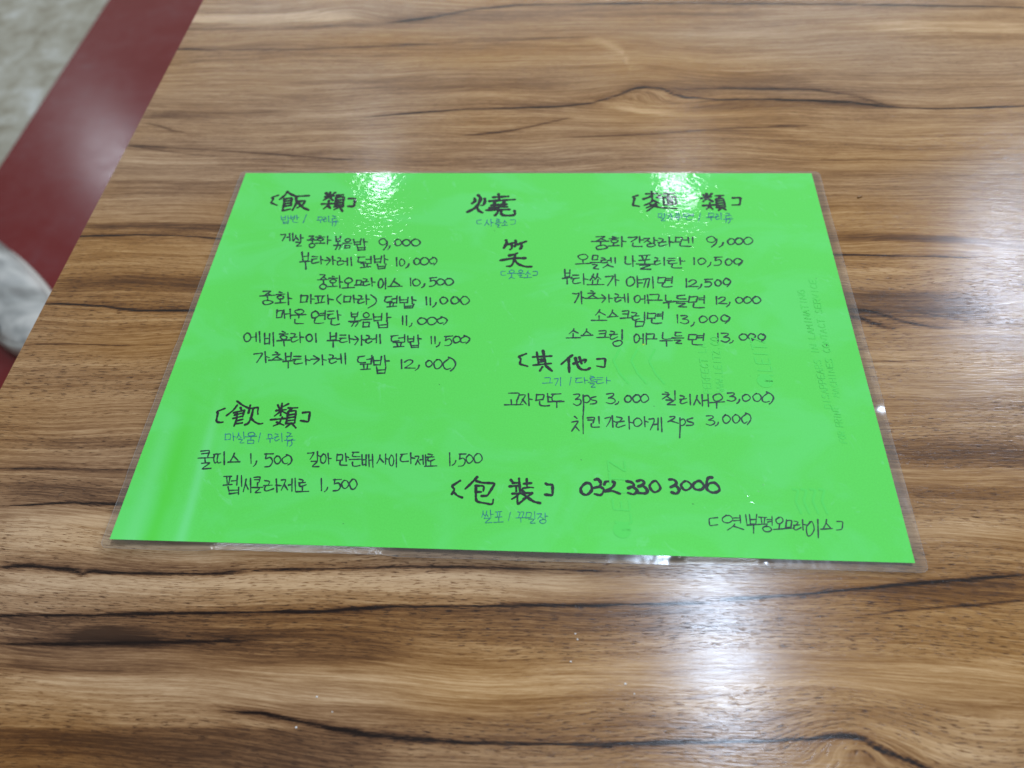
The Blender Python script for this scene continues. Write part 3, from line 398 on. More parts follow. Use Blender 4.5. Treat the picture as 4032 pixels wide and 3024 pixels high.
wood = NT('wood_grain_laminate')
def build_wood(t):
    x, y, z = t.obj_xyz()
    xm = t.math('MULTIPLY', x, 1000.0)
    g = t.attr('grain')
    base = t.attr('tone')
    vein = t.attr('vein')
    gv = lambda kx, kg, off: t.vec(t.math('MULTIPLY', xm, kx), t.math('MULTIPLY', g, kg), off)
    broad = t.noise(gv(0.0045, 0.16, 1.3), 1.0, 3, 0.5, 0.15)
    mid = t.noise(gv(0.012, 0.62, 7.1), 1.0, 4, 0.6, 0.2)
    fine = t.noise(gv(0.07, 2.4, 3.7), 1.0, 4, 0.7)
    fibre = t.noise(gv(0.30, 5.5, 9.2), 1.0, 3, 0.65)
    pore_n = t.noise(gv(0.22, 2.6, 21.0), 1.0, 2, 0.5)
    pore_m = t.step(t.noise(gv(0.006, 0.05, 30.0), 1.0, 2, 0.5), 0.36, 0.56)
    pores = t.math('MULTIPLY', t.step(pore_n, 0.575, 0.635), pore_m)
    blot = t.noise(gv(0.05, 0.22, 40.0), 1.0, 3, 0.6)
    far = t.step(y, -0.02, 0.09, 1.0, 0.28)            # open pores show mostly on the near planks
    pores = t.math('MULTIPLY', pores, far)
    cut = t.step(mid, 0.40, 0.58)
    cutf = t.step(fine, 0.38, 0.60)
    d = t.math('ADD', base, t.math('MULTIPLY', t.math('SUBTRACT', broad, 0.5), 0.40))
    d = t.math('ADD', d, t.math('MULTIPLY', t.math('SUBTRACT', cut, 0.5), 0.115))
    d = t.math('ADD', d, t.math('MULTIPLY', t.math('SUBTRACT', cutf, 0.5), 0.11))
    d = t.math('ADD', d, t.math('MULTIPLY', t.math('SUBTRACT', fine, 0.5), 0.20))
    d = t.math('ADD', d, t.math('MULTIPLY', t.math('SUBTRACT', fibre, 0.5), 0.36))
    d = t.math('ADD', d, t.math('MULTIPLY', t.math('SUBTRACT', blot, 0.5), 0.14))
    d = t.math('ADD', d, t.math('MULTIPLY', pores, 0.40))
    # the dark veins fray along the fibres
    fr = t.math('ADD', t.math('MULTIPLY', fine, 0.55), t.math('MULTIPLY', fibre, 0.75))
    v2 = t.math('MULTIPLY', vein, t.step(fr, 0.40, 0.85, 0.55, 1.15))
    d = t.math('MINIMUM', t.math('MAXIMUM', d, 0.0), 0.74)
    d = t.math('ADD', d, v2, clamp=True)
    col = t.ramp(d, [(0.0, (0.54, 0.345, 0.180)), (0.22, (0.365, 0.205, 0.088)), (0.42, (0.225, 0.107, 0.038)),
                     (0.60, (0.118, 0.051, 0.019)), (0.82, (0.034, 0.016, 0.009)), (1.0, (0.013, 0.007, 0.0055))])
    # parts of the print are greyer, parts warmer
    hue = t.noise(t.vec(t.math('MULTIPLY', xm, 0.004), t.math('MULTIPLY', y, 12.0), 50.0), 1.0, 2, 0.5)
    hs = t.n('ShaderNodeHueSaturation')
    t.put(hs.inputs['Saturation'], t.step(hue, 0.3, 0.7, 0.86, 1.08))
    t.put(hs.inputs['Color'], col)
    t.set('Base Color', hs.outputs[0])
    # pressed brush texture of the melamine
    ridge = t.noise(t.vec(t.math('MULTIPLY', xm, 0.09), t.math('MULTIPLY', y, 1450.0), 60.0), 1.0, 2, 0.6)
    pit = t.noise(t.vec(t.math('MULTIPLY', xm, 1.1), t.math('MULTIPLY', y, 1500.0), 70.0), 1.0, 2, 0.5)
    h = t.math('ADD', t.math('MULTIPLY', ridge, 0.95), t.math('MULTIPLY', pit, 0.07))
    h = t.math('SUBTRACT', h, t.math('MULTIPLY', pores, 0.4))
    t.set('Normal', t.bump(h, 0.00011, 0.50))
    t.set('Roughness', t.step(ridge, 0.3, 0.7, 0.15, 0.20))
    t.set('Specular IOR Level', 0.24)
build_wood(wood)

def grid_axis(a, b, c, d, fine, coarse):
    left = list(np.arange(a, b, coarse))
    midd = list(np.arange(b, c, fine))
    right = list(np.arange(c, d, coarse)) + [d]
    return np.array(left + midd + right)
gx = grid_axis(TX0, TX0, 0.33, TX1, 0.002, 0.02)
gy = grid_axis(TY0, -0.195, 0.295, TY1, 0.0005, 0.008)
GX, GY = np.meshgrid(gx * 1000, gy * 1000)          # mm
def gauss(x0, sx, y0, syu, syd):
    dy = GY - y0
    return np.exp(-((GX - x0) / sx) ** 2) * np.exp(-(dy / np.where(dy > 0, syu, syd)) ** 2)
G = GY + 2.2 * np.sin(GX / 61.0 + GY / 37.0) + 1.3 * np.sin(GX / 29.0 - GY / 23.0 + 1.0) + 0.5 * np.sin(GX / 11.0 + GY / 9.0)
G = G - 9.0 * gauss(66, 30, 180, 40, 10) + 7.0 * gauss(78, 42, 160, 9, 16)
G = G - 9.0 * gauss(-118, 26, 268, 16, 16) - 8.0 * gauss(116, 22, -164, 14, 8)
G = G + 5.0 * gauss(170, 30, 25, 12, 12)
TONE = np.full_like(GX, 0.30)
VEIN = np.zeros_like(GX)
wob = 0.28 * np.sin(GX / 3.1 + 0.7) + 0.22 * np.sin(GX / 1.7 + 2.0) + 0.35 * np.sin(GX / 7.3)
def centre(p):
    return np.interp(gx * 1000, p[:, 0], p[:, 1])
def smooth01(v):
    v = np.clip(v, 0, 1)
    return v * v * (3 - 2 * v)
def ends(p, f):
    xx = gx * 1000
    return (smooth01((xx - p[0, 0] + f) / (2 * f)) * smooth01((p[-1, 0] + f - xx) / (2 * f)))[None, :]
for s, w, core, hu, hd, hs in VEINS:
    p = pts_of(s)
    if p[0, 0] > p[-1, 0]:
        p = p[::-1]
    c = centre(p)[None, :] + 0.22 * w * wob
    thick = w * 0.55 * (1.0 + 0.35 * np.sin(GX / 13.0 + c / 5.0) + 0.2 * np.sin(GX / 4.3))
    dd = GY - c
    fade = ends(p, 6.0)
    VEIN = np.maximum(VEIN, 0.80 * core * np.exp(-(dd / thick) ** 2) * fade)
    VEIN = VEIN + hs * 0.62 * np.exp(-np.abs(dd) / np.where(dd > 0, hu, hd)) * ends(p, 12.0)
for s, w, am, su, sd in BANDS:
    p = pts_of(s)
    c = centre(p)[None, :]
    dd = GY - c + 0.5 * wob
    prof = smooth01((w + su - dd) / (2 * su)) * smooth01((dd + w + sd) / (2 * sd))
    TONE = TONE + am * prof * ends(p, 14.0)
nx, ny = len(gx), len(gy)
me = bpy.data.meshes.new('tabletop')
co = np.stack([GX.ravel() / 1000, GY.ravel() / 1000, np.full(nx * ny, -FZ)], 1)
ii = np.arange((ny - 1) * nx).reshape(ny - 1, nx)[:, :-1].ravel()
quads = np.stack([ii, ii + 1, ii + nx + 1, ii + nx], 1)
me.vertices.add(len(co))
me.vertices.foreach_set('co', co.ravel())
me.loops.add(quads.size)
me.loops.foreach_set('vertex_index', quads.ravel())
me.polygons.add(len(quads))
me.polygons.foreach_set('loop_start', np.arange(len(quads)) * 4)
me.update(calc_edges=True)
for nm, arr in (('grain', G), ('tone', TONE), ('vein', VEIN)):
    a = me.attributes.new(nm, 'FLOAT', 'POINT')
    a.data.foreach_set('value', arr.ravel().astype(np.float32))
me.materials.append(wood.m)
top = bpy.data.objects.new('tabletop', me)
COL.objects.link(top)
top.parent = table
# edge band: a rim round the board with its underside
band_mat = plain('edge_band_brown', (0.10, 0.062, 0.036), 0.45)
e = 0.0006
z1, z0 = -FZ - 0.0004, -FZ - TT
ring = [(TX0, TY0), (TX1, TY0), (TX1, TY1), (TX0, TY1)]
out = [(TX0 - e, TY0 - e), (TX1 + e, TY0 - e), (TX1 + e, TY1 + e), (TX0 - e, TY1 + e)]
vs = [(x, y, z1) for x, y in ring] + [(x, y, z1 - 0.0006) for x, y in out] + [(x, y, z0) for x, y in out]
fs = [(3, 2, 1, 0)]
for k in range(4):
    j = (k + 1) % 4
    fs += [(k, j, 4 + j, 4 + k), (4 + k, 4 + j, 8 + j, 8 + k)]
fs.append((11, 10, 9, 8))
mesh_obj('edge_band', vs, fs[1:], band_mat, table, smooth=False)
leg_mat = plain('black_leg_metal', (0.03, 0.03, 0.03), 0.45, Metallic=0.6)
for lx in (TX0 + 0.12, TX1 - 0.12):
    for ly in (TY0 + 0.10, TY1 - 0.10):
        r = 0.022
        vs = []
        for zz, k in ((0.0, 0.8), (0.02, 0.8), (0.02, 1.0), (-FZ - TT, 1.0)):
            vs += [(lx + r * k * math.cos(q * math.pi / 8), ly + r * k * math.sin(q * math.pi / 8), zz) for q in range(16)]
        fs = [(16 * l + q, 16 * l + (q + 1) % 16, 16 * (l + 1) + (q + 1) % 16, 16 * (l + 1) + q) for l in range(3) for q in range(16)]
        fs += [tuple(range(15, -1, -1)), tuple(range(48, 64))]
        mesh_obj('leg', vs, fs, leg_mat, table)

# ------------------------------------------------------------------ laminated menu
menu = tag(empty('menu_sheet', (0, 0, 0)), 'laminated bright green menu sheet with handwritten Korean dishes and prices on the table', 'menu')
HX, HY = 148.5, 105.0

def rise(x, y):
    """height of the sheet's upper face over the table, mm"""
    x = np.asarray(x, float)
    y = np.asarray(y, float)
    z = 0.45 + 0.0 * x
    z = z + 3.0 * np.exp(-(y + HY) / 17.0) * (0.65 + 0.35 * np.sin(x / 33.0 + 0.5)) * np.where(y < 0, 1, 0)
    z = z + 1.5 * np.exp(-(x + HX) / 15.0) * (0.55 + 0.45 * np.cos((y - 20) / 45.0))
    z = z + 1.0 * np.exp(-(HX - x) / 15.0) * (0.6 + 0.4 * np.sin(y / 37.0 + 1.0))
    z = z + 0.18 * np.sin(x / 19.0 + y / 47.0) * np.sin(y / 31.0 + 0.6) + 0.10 * np.sin(x / 9.5 - y / 60.0 + 1.5) * np.exp(-((x + 120) / 28.0) ** 2) * np.exp(-((y + 70) / 45.0) ** 2)
    return z

def laid(x, y, dz=0.0):
    """a point of the flat sheet where it lies on the table, metres: lifted points are pushed along the line of sight to the camera"""
    z = rise(x, y)
    return np.stack([(x + z * (0.075 - x / 266.0)) / 1000, (y - z * (0.81 + y / 266.0)) / 1000, (z + dz) / 1000], -1)

def coat(t, amount=0.8):
    """the clear pouch bonded over paper and ink: orange peel and slow ripples"""
    x, y, z = t.obj_xyz()
    xm, ym = t.math('MULTIPLY', x, 1000.0), t.math('MULTIPLY', y, 1000.0)
    a = t.noise(t.vec(t.math('MULTIPLY', xm, 0.30), t.math('MULTIPLY', ym, 0.50), 0.0), 1.0, 1.5, 0.5, 0.6)
    b = t.noise(t.vec(t.math('MULTIPLY', xm, 0.045), t.math('MULTIPLY', ym, 0.035), 4.0), 1.0, 2, 0.5, 0.5)
    n1 = t.bump(a, 0.00022, 0.30)
    n2 = t.bump(b, 0.0009, 0.25, n1)
    t.set('Coat Weight', amount)
    t.set('Coat IOR', 1.5)
    t.set('Coat Roughness', 0.055)
    t.set('Coat Normal', n2)
    return xm, ym

paper = NT('green_paper')
xm, ym = coat(paper)
grain = paper.noise(paper.vec(paper.math('MULTIPLY', xm, 1.6), paper.math('MULTIPLY', ym, 1.6), 8.0), 1.0, 3, 0.7)
pale_n = paper.noise(paper.vec(paper.math('MULTIPLY', xm, 0.022), paper.math('MULTIPLY', ym, 0.034), 12.0), 1.0, 4, 0.55, 0.8)
smear = paper.noise(paper.vec(paper.math('ADD', paper.math('MULTIPLY', xm, 0.10), paper.math('MULTIPLY', ym, 0.05)), paper.math('MULTIPLY', ym, 0.075), 17.0), 1.0, 4, 0.65, 1.0)
colp = paper.mix(paper.step(grain, 0.3, 0.7), (0.080, 0.600, 0.070), (0.090, 0.650, 0.079))
colp = paper.mix(paper.math('MULTIPLY', paper.step(pale_n, 0.44, 0.64), 0.5), colp, (0.108, 0.665, 0.150))
colp = paper.mix(paper.math('MULTIPLY', paper.step(smear, 0.60, 0.72), 0.3), colp, (0.17, 0.70, 0.25))
# film reflections painted at the near left corner: two pale streaks, a deeper one between
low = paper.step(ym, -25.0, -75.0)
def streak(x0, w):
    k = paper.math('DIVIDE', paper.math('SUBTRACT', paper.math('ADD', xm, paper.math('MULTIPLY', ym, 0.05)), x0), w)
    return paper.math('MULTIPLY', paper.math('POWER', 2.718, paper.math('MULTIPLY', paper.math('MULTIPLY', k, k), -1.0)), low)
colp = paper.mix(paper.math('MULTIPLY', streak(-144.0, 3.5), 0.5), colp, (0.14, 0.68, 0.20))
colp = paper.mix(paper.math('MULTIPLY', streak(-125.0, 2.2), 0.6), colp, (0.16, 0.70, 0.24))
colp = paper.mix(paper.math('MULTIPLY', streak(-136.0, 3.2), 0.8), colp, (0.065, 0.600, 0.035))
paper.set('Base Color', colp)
paper.set('Roughness', 0.6)
paper.set('Specular IOR Level', 0.15)

def ink(name, col, rough=0.5):
    t = NT(name)
    xm, ym = coat(t, 0.5)
    f = t.noise(t.vec(t.math('MULTIPLY', xm, 0.9), t.math('MULTIPLY', ym, 0.9), 5.0), 1.0, 2, 0.5)
    t.set('Base Color', t.mix(t.step(f, 0.48, 0.75), col, (col[0] * 2 + 0.004, col[1] * 2.2 + 0.012, col[2] * 2 + 0.006)))
    t.set('Roughness', rough)
    t.set('Specular IOR Level', 0.2)
    return t.m
ink_body = ink('black_pen_ink', (0.006, 0.030, 0.026))
ink_brush = ink('black_brush_ink', (0.003, 0.008, 0.010))
ink_blue = ink('blue_pen_ink', (0.016, 0.130, 0.175))
ink_print = plain('faint_pouch_print', (0.102, 0.635, 0.108), 0.6, Specular_IOR_Level=0.1)
ink_stain = ink('stain_ochre', (0.22, 0.42, 0.03))
ink_speck = ink('dark_speck', (0.015, 0.10, 0.03))

px = np.linspace(-HX, HX, 199)
py = np.linspace(-HY, HY, 141)
PX, PY = np.meshgrid(px, py)
vs = laid(PX.ravel(), PY.ravel())
n = len(px)
fs = [(j * n + i, j * n + i + 1, (j + 1) * n + i + 1, (j + 1) * n + i) for j in range(len(py) - 1) for i in range(n - 1)]
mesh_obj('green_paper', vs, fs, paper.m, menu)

# clear margin of the pouch: a strip all round the paper with rounded corners, its lip curling
film = NT('clear_film')
def build_film(t):
    t.t.nodes.remove(t.b)
    x, y, z = t.obj_xyz()
    xm, ym = t.math('MULTIPLY', x, 1000.0), t.math('MULTIPLY', y, 1000.0)
    a = t.noise(t.vec(t.math('MULTIPLY', xm, 0.12), t.math('MULTIPLY', ym, 0.12), 2.0), 1.0, 2, 0.5, 0.3)
    nb = t.bump(a, 0.0006, 0.25)
    gl = t.n('ShaderNodeBsdfGlossy')
    gl.inputs['Roughness'].default_value = 0.16
    t.put(gl.inputs['Normal'], nb)
    tr = t.n('ShaderNodeBsdfTransparent')
    tr.inputs[0].default_value = (0.95, 0.96, 0.96, 1)
    df = t.n('ShaderNodeBsdfDiffuse')
    df.inputs[0].default_value = (0.8, 0.84, 0.85, 1)
    fr = t.n('ShaderNodeFresnel')
    fr.inputs['IOR'].default_value = 1.55
    t.put(fr.inputs['Normal'], nb)
    m1 = t.n('ShaderNodeMixShader')
    m1.inputs[0].default_value = 0.02
    t.t.links.new(tr.outputs[0], m1.inputs[1])
    t.t.links.new(df.outputs[0], m1.inputs[2])
    m2 = t.n('ShaderNodeMixShader')
    t.put(m2.inputs[0], t.math('MULTIPLY', fr.outputs[0], 1.7, clamp=True))
    t.t.links.new(m1.outputs[0], m2.inputs[1])
    t.t.links.new(gl.outputs[0], m2.inputs[2])
    t.t.links.new(m2.outputs[0], t.out.inputs['Surface'])
build_film(film)
def perimeter(ml, mr, mb, mt, rad, step=1.0):
    """rounded rectangle, margins beyond the paper, as points with outward direction"""
    x0, x1, y0, y1 = -HX - ml, HX + mr, -HY - mb, HY + mt
    pts = []
    def side(ax, ay, bx, by, nx_, ny_):
        k = max(2, int(math.hypot(bx - ax, by - ay) / step))
        for i in range(k):
            f = i / k
            pts.append((ax + (bx - ax) * f, ay + (by - ay) * f))
    def corner(cx, cy, a0):
        for i in range(8):
            a = a0 + math.pi / 2 * i / 8
            pts.append((cx + rad * math.cos(a), cy + rad * math.sin(a)))
    side(x0 + rad, y0, x1 - rad, y0, 0, -1); corner(x1 - rad, y0 + rad, -math.pi / 2)
    side(x1, y0 + rad, x1, y1 - rad, 1, 0); corner(x1 - rad, y1 - rad, 0)
    side(x1 - rad, y1, x0 + rad, y1, 0, 1); corner(x0 + rad, y1 - rad, math.pi / 2)
    side(x0, y1 - rad, x0, y0 + rad, -1, 0); corner(x0 + rad, y0 + rad, math.pi)
    return pts
outer = perimeter(2.6, 4.0, 3.4, 1.2, 2.6)
def lip(x, y):
    """slope of the curling lip along the margin"""
    s = 0.02 + 0.06 * mnoise.noise(Vector((x / 21.0, y / 21.0, 3.3)))
    def run(v, a, b):
        return max(0.0, min(1.0, (v - a) / 5.0, (b - v) / 5.0))
    if y < -HY:
        k = max(run(x, -112, -38), run(x, 62, 98))
        s = s * (1 - 0.8 * k) + 0.41 * k
    if x > HX:
        k = run(y, -42, -8)
        s = s * (1 - 0.8 * k) + 0.21 * k
    if x < -HX:
        k = run(y, -80, -10)
        s = s * (1 - 0.8 * k) + 0.16 * k
    return s
vs, fs = [], []
LV = 6
for (x, y) in outer:
    ix, iy = max(-HX - 0.0, min(HX, x)), max(-HY, min(HY, y))
    zb = float(rise(ix, iy))
    ln = math.hypot(x - ix, y - iy)
    s = lip(x, y)
    for k in range(LV + 1):
        f = k / LV
        z = zb - 0.03 + s * ln * f + 0.03 * f * math.sin(x / 2.3 + 2 * math.sin(x / 7.0)) * (1 if y < -HY else 0) + 0.05 * mnoise.noise(Vector((x / 9.0, y / 9.0, f * 2))) * f
        qx, qy, _ = laid(np.float64(ix), np.float64(iy))
        vs.append((qx + (x - ix) * f / 1000, qy + (y - iy) * f / 1000, max(z, 0.12) / 1000))
no = len(outer)
for i in range(no):
    j = (i + 1) % no
    for k in range(LV):
        a, b, c, d = i * (LV + 1) + k, i * (LV + 1) + k + 1, j * (LV + 1) + k + 1, j * (LV + 1) + k
        fs.append((a, b, c, d))
mesh_obj('clear_film_margin', vs, fs, film.m, menu)
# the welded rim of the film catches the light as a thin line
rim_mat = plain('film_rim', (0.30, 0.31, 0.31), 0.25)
vs, fs = [], []
for i, (x, y) in enumerate(outer):
    ix, iy = max(-HX, min(HX, x)), max(-HY, min(HY, y))
    ln = max(1e-6, math.hypot(x - ix, y - iy))
    ux, uy = (x - ix) / ln, (y - iy) / ln
    z = max(float(rise(ix, iy)) - 0.03 + lip(x, y) * ln + 0.05 * mnoise.noise(Vector((x / 9.0, y / 9.0, 2.0))), 0.12)
    for dr, dz in ((0.0, 0.0), (0.05, 0.03), (0.07, -0.04), (0.01, -0.08)):
        qx, qy, _ = laid(np.float64(ix), np.float64(iy))
        vs.append((qx + (x - ix + ux * dr) / 1000, qy + (y - iy + uy * dr) / 1000, max(z + dz, 0.02) / 1000))
for i in range(no):
    j = (i + 1) % no
    for k in range(4):
        q = (k + 1) % 4
        fs.append((i * 4 + k, j * 4 + k, j * 4 + q, i * 4 + q))
mesh_obj('film_rim', vs, fs, rim_mat, menu)

# ------------------------------------------------------------------ handwriting: strokes become ribbons of ink on the paper
class Ink:
    def __init__(self):
        self.v, self.f, self.k = [], [], 0
    def stroke(self, pts, width, smooth=False, rough=0.14, taper=0.55):
        P = [np.array(p, float) for p in pts]
        if smooth and len(P) > 2:
            ext = [2 * P[0] - P[1]] + P + [2 * P[-1] - P[-2]]
            if np.linalg.norm(P[0] - P[-1]) < 1e-6:
                ext[0], ext[-1] = P[-2], P[1]
            Q = []
            for i in range(1, len(ext) - 2):
                p0, p1, p2, p3 = ext[i - 1:i + 3]
                for s in np.linspace(0, 1, 7)[:-1]:
                    Q.append(0.5 * (2 * p1 + (p2 - p0) * s + (2 * p0 - 5 * p1 + 4 * p2 - p3) * s * s + (3 * p1 - p0 - 3 * p2 + p3) * s ** 3))
            Q.append(P[-1])
        else:
            Q = []
            for a, b in zip(P[:-1], P[1:]):
                n_ = max(2, int(np.linalg.norm(b - a) / 0.5))
                Q += [a + (b - a) * s for s in np.linspace(0, 1, n_)[:-1]]
            Q.append(P[-1])
            # a hand never turns a perfect corner
            if len(Q) > 4:
                R = [Q[0]] + [(Q[i - 1] + 2 * Q[i] + Q[i + 1]) / 4 for i in range(1, len(Q) - 1)] + [Q[-1]]
                Q = R
        Q = [q for i, q in enumerate(Q) if i == 0 or np.linalg.norm(q - Q[i - 1]) > 0.02]
        if len(Q) < 2:
            return
        Q = np.array(Q)
        T = np.gradient(Q, axis=0)
        T /= np.maximum(np.linalg.norm(T, axis=1, keepdims=True), 1e-9)
        N = np.stack([-T[:, 1], T[:, 0]], 1)
        ln = np.concatenate([[0], np.cumsum(np.linalg.norm(np.diff(Q, axis=0), axis=1))])
        L_ = ln[-1]
        ph = rnd.uniform(0, 9)
        h = 0.52 * width * (1 + rough * np.sin(ln * 1.3 + ph) + 0.6 * rough * np.sin(ln * 3.7 + 2 * ph))
        start, end = rnd.uniform(0.85, 1.15), rnd.uniform(taper, 1.05)
        h = h * (start + (end - start) * ln / max(L_, 1e-6))
        # round the two ends with half-width caps
        Q = np.concatenate([[Q[0] - T[0] * h[0] * 0.8], [Q[0] - T[0] * h[0] * 0.45], Q, [Q[-1] + T[-1] * h[-1] * 0.45], [Q[-1] + T[-1] * h[-1] * 0.8]])
        N = np.concatenate([[N[0]] * 2, N, [N[-1]] * 2])
        h = np.concatenate([[h[0] * 0.25, h[0] * 0.78], h, [h[-1] * 0.78, h[-1] * 0.25]])
        lift = 0.05 + 0.006 * (self.k % 14)
        self.k += 1
        b = len(self.v)
        A, B = Q + N * h[:, None], Q - N * h[:, None]
        A, B = laid(A[:, 0], A[:, 1], lift), laid(B[:, 0], B[:, 1], lift)
        for a_, b_ in zip(A, B):
            self.v += [tuple(a_), tuple(b_)]
        for i in range(len(Q) - 1):
            self.f.append((b + 2 * i, b + 2 * i + 1, b + 2 * i + 3, b + 2 * i + 2))
    def build(self, name, mat, parent):
        return mesh_obj(name, self.v, self.f, mat, parent)

# letter shapes as the writer forms them, each in a unit box (x right, y down); '~' marks a curved stroke
def S(s):
    return [(q.startswith('~'), [tuple(float(a) for a in p.split(',')) for p in q.lstrip('~').split(' ')]) for q in s.split(';')]
JAMO = {
 'ㄱ': '~0,.12 .5,.1 .92,.04 .82,.4 .3,1', 'ㄴ': '.1,0 .04,.82 .5,.9 1,.82', 'ㄷ': '.05,.08 .9,.02;~.22,.12 .08,.55 .2,.92 1,.85',
 'ㄹ': '.1,.02 .72,.1 .42,.44;0,.5 .9,.42;~.2,.5 .08,.82 .35,1 1,.78', 'ㅁ': '.1,0 .02,.96;.1,.1 .98,.04 .8,.9;.02,.96 .84,.88',
 'ㅂ': '.04,0 .12,.95;.9,.02 .82,.96;.08,.5 .86,.42;.12,.95 .82,.88', 'ㅅ': '~.5,0 .38,.4 0,1;.42,.36 1,.86',
 'ㅇ': '~.5,0 .06,.35 .2,.88 .62,.95 .98,.55 .75,.08 .42,.04', 'ㅈ': '.02,.1 .88,.06 .08,1;.46,.5 1,.94',
 'ㅊ': '.36,0 .66,.1;.04,.34 .9,.28 .04,1;.48,.6 1,.96', 'ㅋ': '0,.1 .92,.06 .72,.98;.04,.52 .86,.46', 'ㅌ': '.1,0 .86,.02;0,.4 .82,.36;~.26,.42 .1,.78 .3,1 1,.86',
 'ㅍ': '0,.06 1,.02;.3,.08 .36,.86;.72,.06 .64,.86;0,.98 1,.86', 'ㅎ': '.36,0 .68,.12;.02,.34 1,.28;~.5,.46 .16,.66 .3,.98 .7,.96 .86,.66 .5,.48',
 'ㄲ': '.0,.12 .46,.06 .1,1;.48,.1 1,.04 .62,1', 'ㄸ': '0,.08 .45,.05;~.1,.1 .05,.6 .15,.9 .48,.85;.5,.08 1,.02;~.6,.1 .54,.6 .64,.9 1,.82',
 'ㅆ': '~.28,0 .2,.5 0,1;.22,.42 .5,.85;~.72,0 .62,.5 .46,1;.66,.4 1,.85',
 'ㄱh': '0,.1 .95,.04 .86,.4 .78,1', 'ㄹz': '.04,.04 .92,.02 .1,.92 1,.88', 'ㅋr': '.05,.04 .95,.42 .02,1;-.3,.46 .8,.44',
 'ㅏ': '.35,0 .42,1;.38,.46 1,.52', 'ㅑ': '.35,0 .42,1;.38,.34 1,.36;.38,.62 1,.62', 'ㅓ': '.82,0 .78,1;0,.46 .8,.42', 'ㅕ': '.82,0 .78,1;0,.32 .8,.28;0,.6 .8,.54',
 'ㅣ': '.55,0 .6,1', 'ㅐ': '.15,.05 .2,.96;.2,.52 .8,.46;.82,0 .86,1', 'ㅔ': '0,.5 .44,.46;.46,.06 .5,.92;.9,0 .96,1', 'ㅖ': '0,.34 .44,.3;0,.62 .46,.58;.46,.06 .5,.92;.9,0 .96,1',
 'ㅗ': '.5,0 .48,.85;0,1 1,.9', 'ㅛ': '.32,0 .34,.88;.66,0 .64,.86;0,1 1,.9', 'ㅜ': '0,.12 1,.02;.5,.08 .52,1', 'ㅠ': '0,.12 1,.02;.34,.1 .26,.95;~.66,.08 .7,.6 .5,1', 'ㅡ': '0,.5 1,.42',
}
MARK = {
 '0': '~.42,.02 .05,.4 .22,.92 .62,.96 .98,.55 .72,.1 .3,.06', 'q': '~.75,.2 .4,0 .04,.38 .22,.74 .7,.72 .98,.36 .72,.06;~.97,.36 .86,.72 .52,1',
 'c': '~.48,.12 .08,.4 .1,.72 .34,.86 .62,.78;~.42,0 .82,.18 1,.48 .84,.8 .62,1', '1': '.45,0 .55,1', '2': '~.05,.28 .35,.02 .72,.12 .68,.42 .02,.92;.02,.92 1,.94',
 'z': '~.2,.08 .6,.0 .62,.3 .02,.72;~.02,.74 .3,.6 1,.95', '3': '~.08,.06 .7,.02 .8,.22 .3,.46;~.3,.46 .85,.52 .96,.8 .55,1 .04,.86',
 '5': '.08,.06 1,.02;.26,.06 .18,.42;~.16,.44 .66,.34 .9,.62 .6,.94 .06,.98', '9': '~.88,.3 .55,.02 .1,.2 .2,.52 .6,.56 .9,.28;~.9,.26 .86,.66 .5,1',
 ',': '~.85,0 .6,.6 0,1', '(': '~.9,0 .2,.35 .1,.65 .8,1', ')': '~.3,0 .95,.3 .85,.65 0,1', '[': '.95,.06 .05,.14 .14,.95 1,.84', ']': '.05,.08 .95,.04 .86,.9 .0,.96',
 '/': '.9,0 .1,1', 'p': '.1,0 .16,.5 .1,1;~.12,.12 .7,.06 .98,.22 .6,.4 .16,.36', 's': '~.9,.04 .2,.22 .3,.46 .9,.62 .8,.92 .05,.98',
}
LET = {'A': '0,1 .5,0 1,1;.18,.64 .82,.64', 'C': '~1,.16 .5,0 .04,.5 .5,1 1,.84', 'D': '.05,0 .05,1;~.05,0 .8,.1 1,.5 .8,.9 .05,1', 'E': '1,0 0,0 0,1 1,1;0,.5 .8,.5',
 'F': '1,0 0,0 0,1;0,.5 .8,.5', 'G': '~1,.16 .5,0 .04,.5 .5,1 1,.8;1,.8 1,.52 .6,.52', 'H': '0,0 0,1;1,0 1,1;0,.5 1,.5', 'I': '.5,0 .5,1', 'L': '0,0 0,1 .9,1',
 'M': '0,1 .08,0 .5,.7 .92,0 1,1', 'N': '0,1 0,0 1,1 1,0', 'O': '~.5,0 0,.5 .5,1 1,.5 .5,0', 'P': '0,1 0,0;~0,0 .8,.04 .95,.28 .7,.54 0,.54', 'R': '0,1 0,0;~0,0 .8,.04 .95,.28 .7,.52 0,.52;.5,.52 1,1',
 'S': '~.95,.12 .4,0 .08,.25 .5,.5 .95,.75 .5,1 .02,.86', 'T': '0,0 1,0;.5,0 .5,1', 'V': '0,0 .5,1 1,0', 'W': '0,0 .25,1 .5,.25 .75,1 1,0', 'Z': '0,0 1,0 0,1 1,1', '.': '.4,.9 .6,1'}
JAMO = {k: S(v) for k, v in JAMO.items()}
MARK = {k: S(v) for k, v in MARK.items()}
LET = {k: S(v) for k, v in LET.items()}
CHO = 'ㄱㄲㄴㄷㄸㄹㅁㅂㅃㅅㅆㅇㅈㅉㅊㅋㅌㅍㅎ'
JUNG = 'ㅏㅐㅑㅒㅓㅔㅕㅖㅗㅘㅙㅚㅛㅜㅝㅞㅟㅠㅡㅢㅣ'
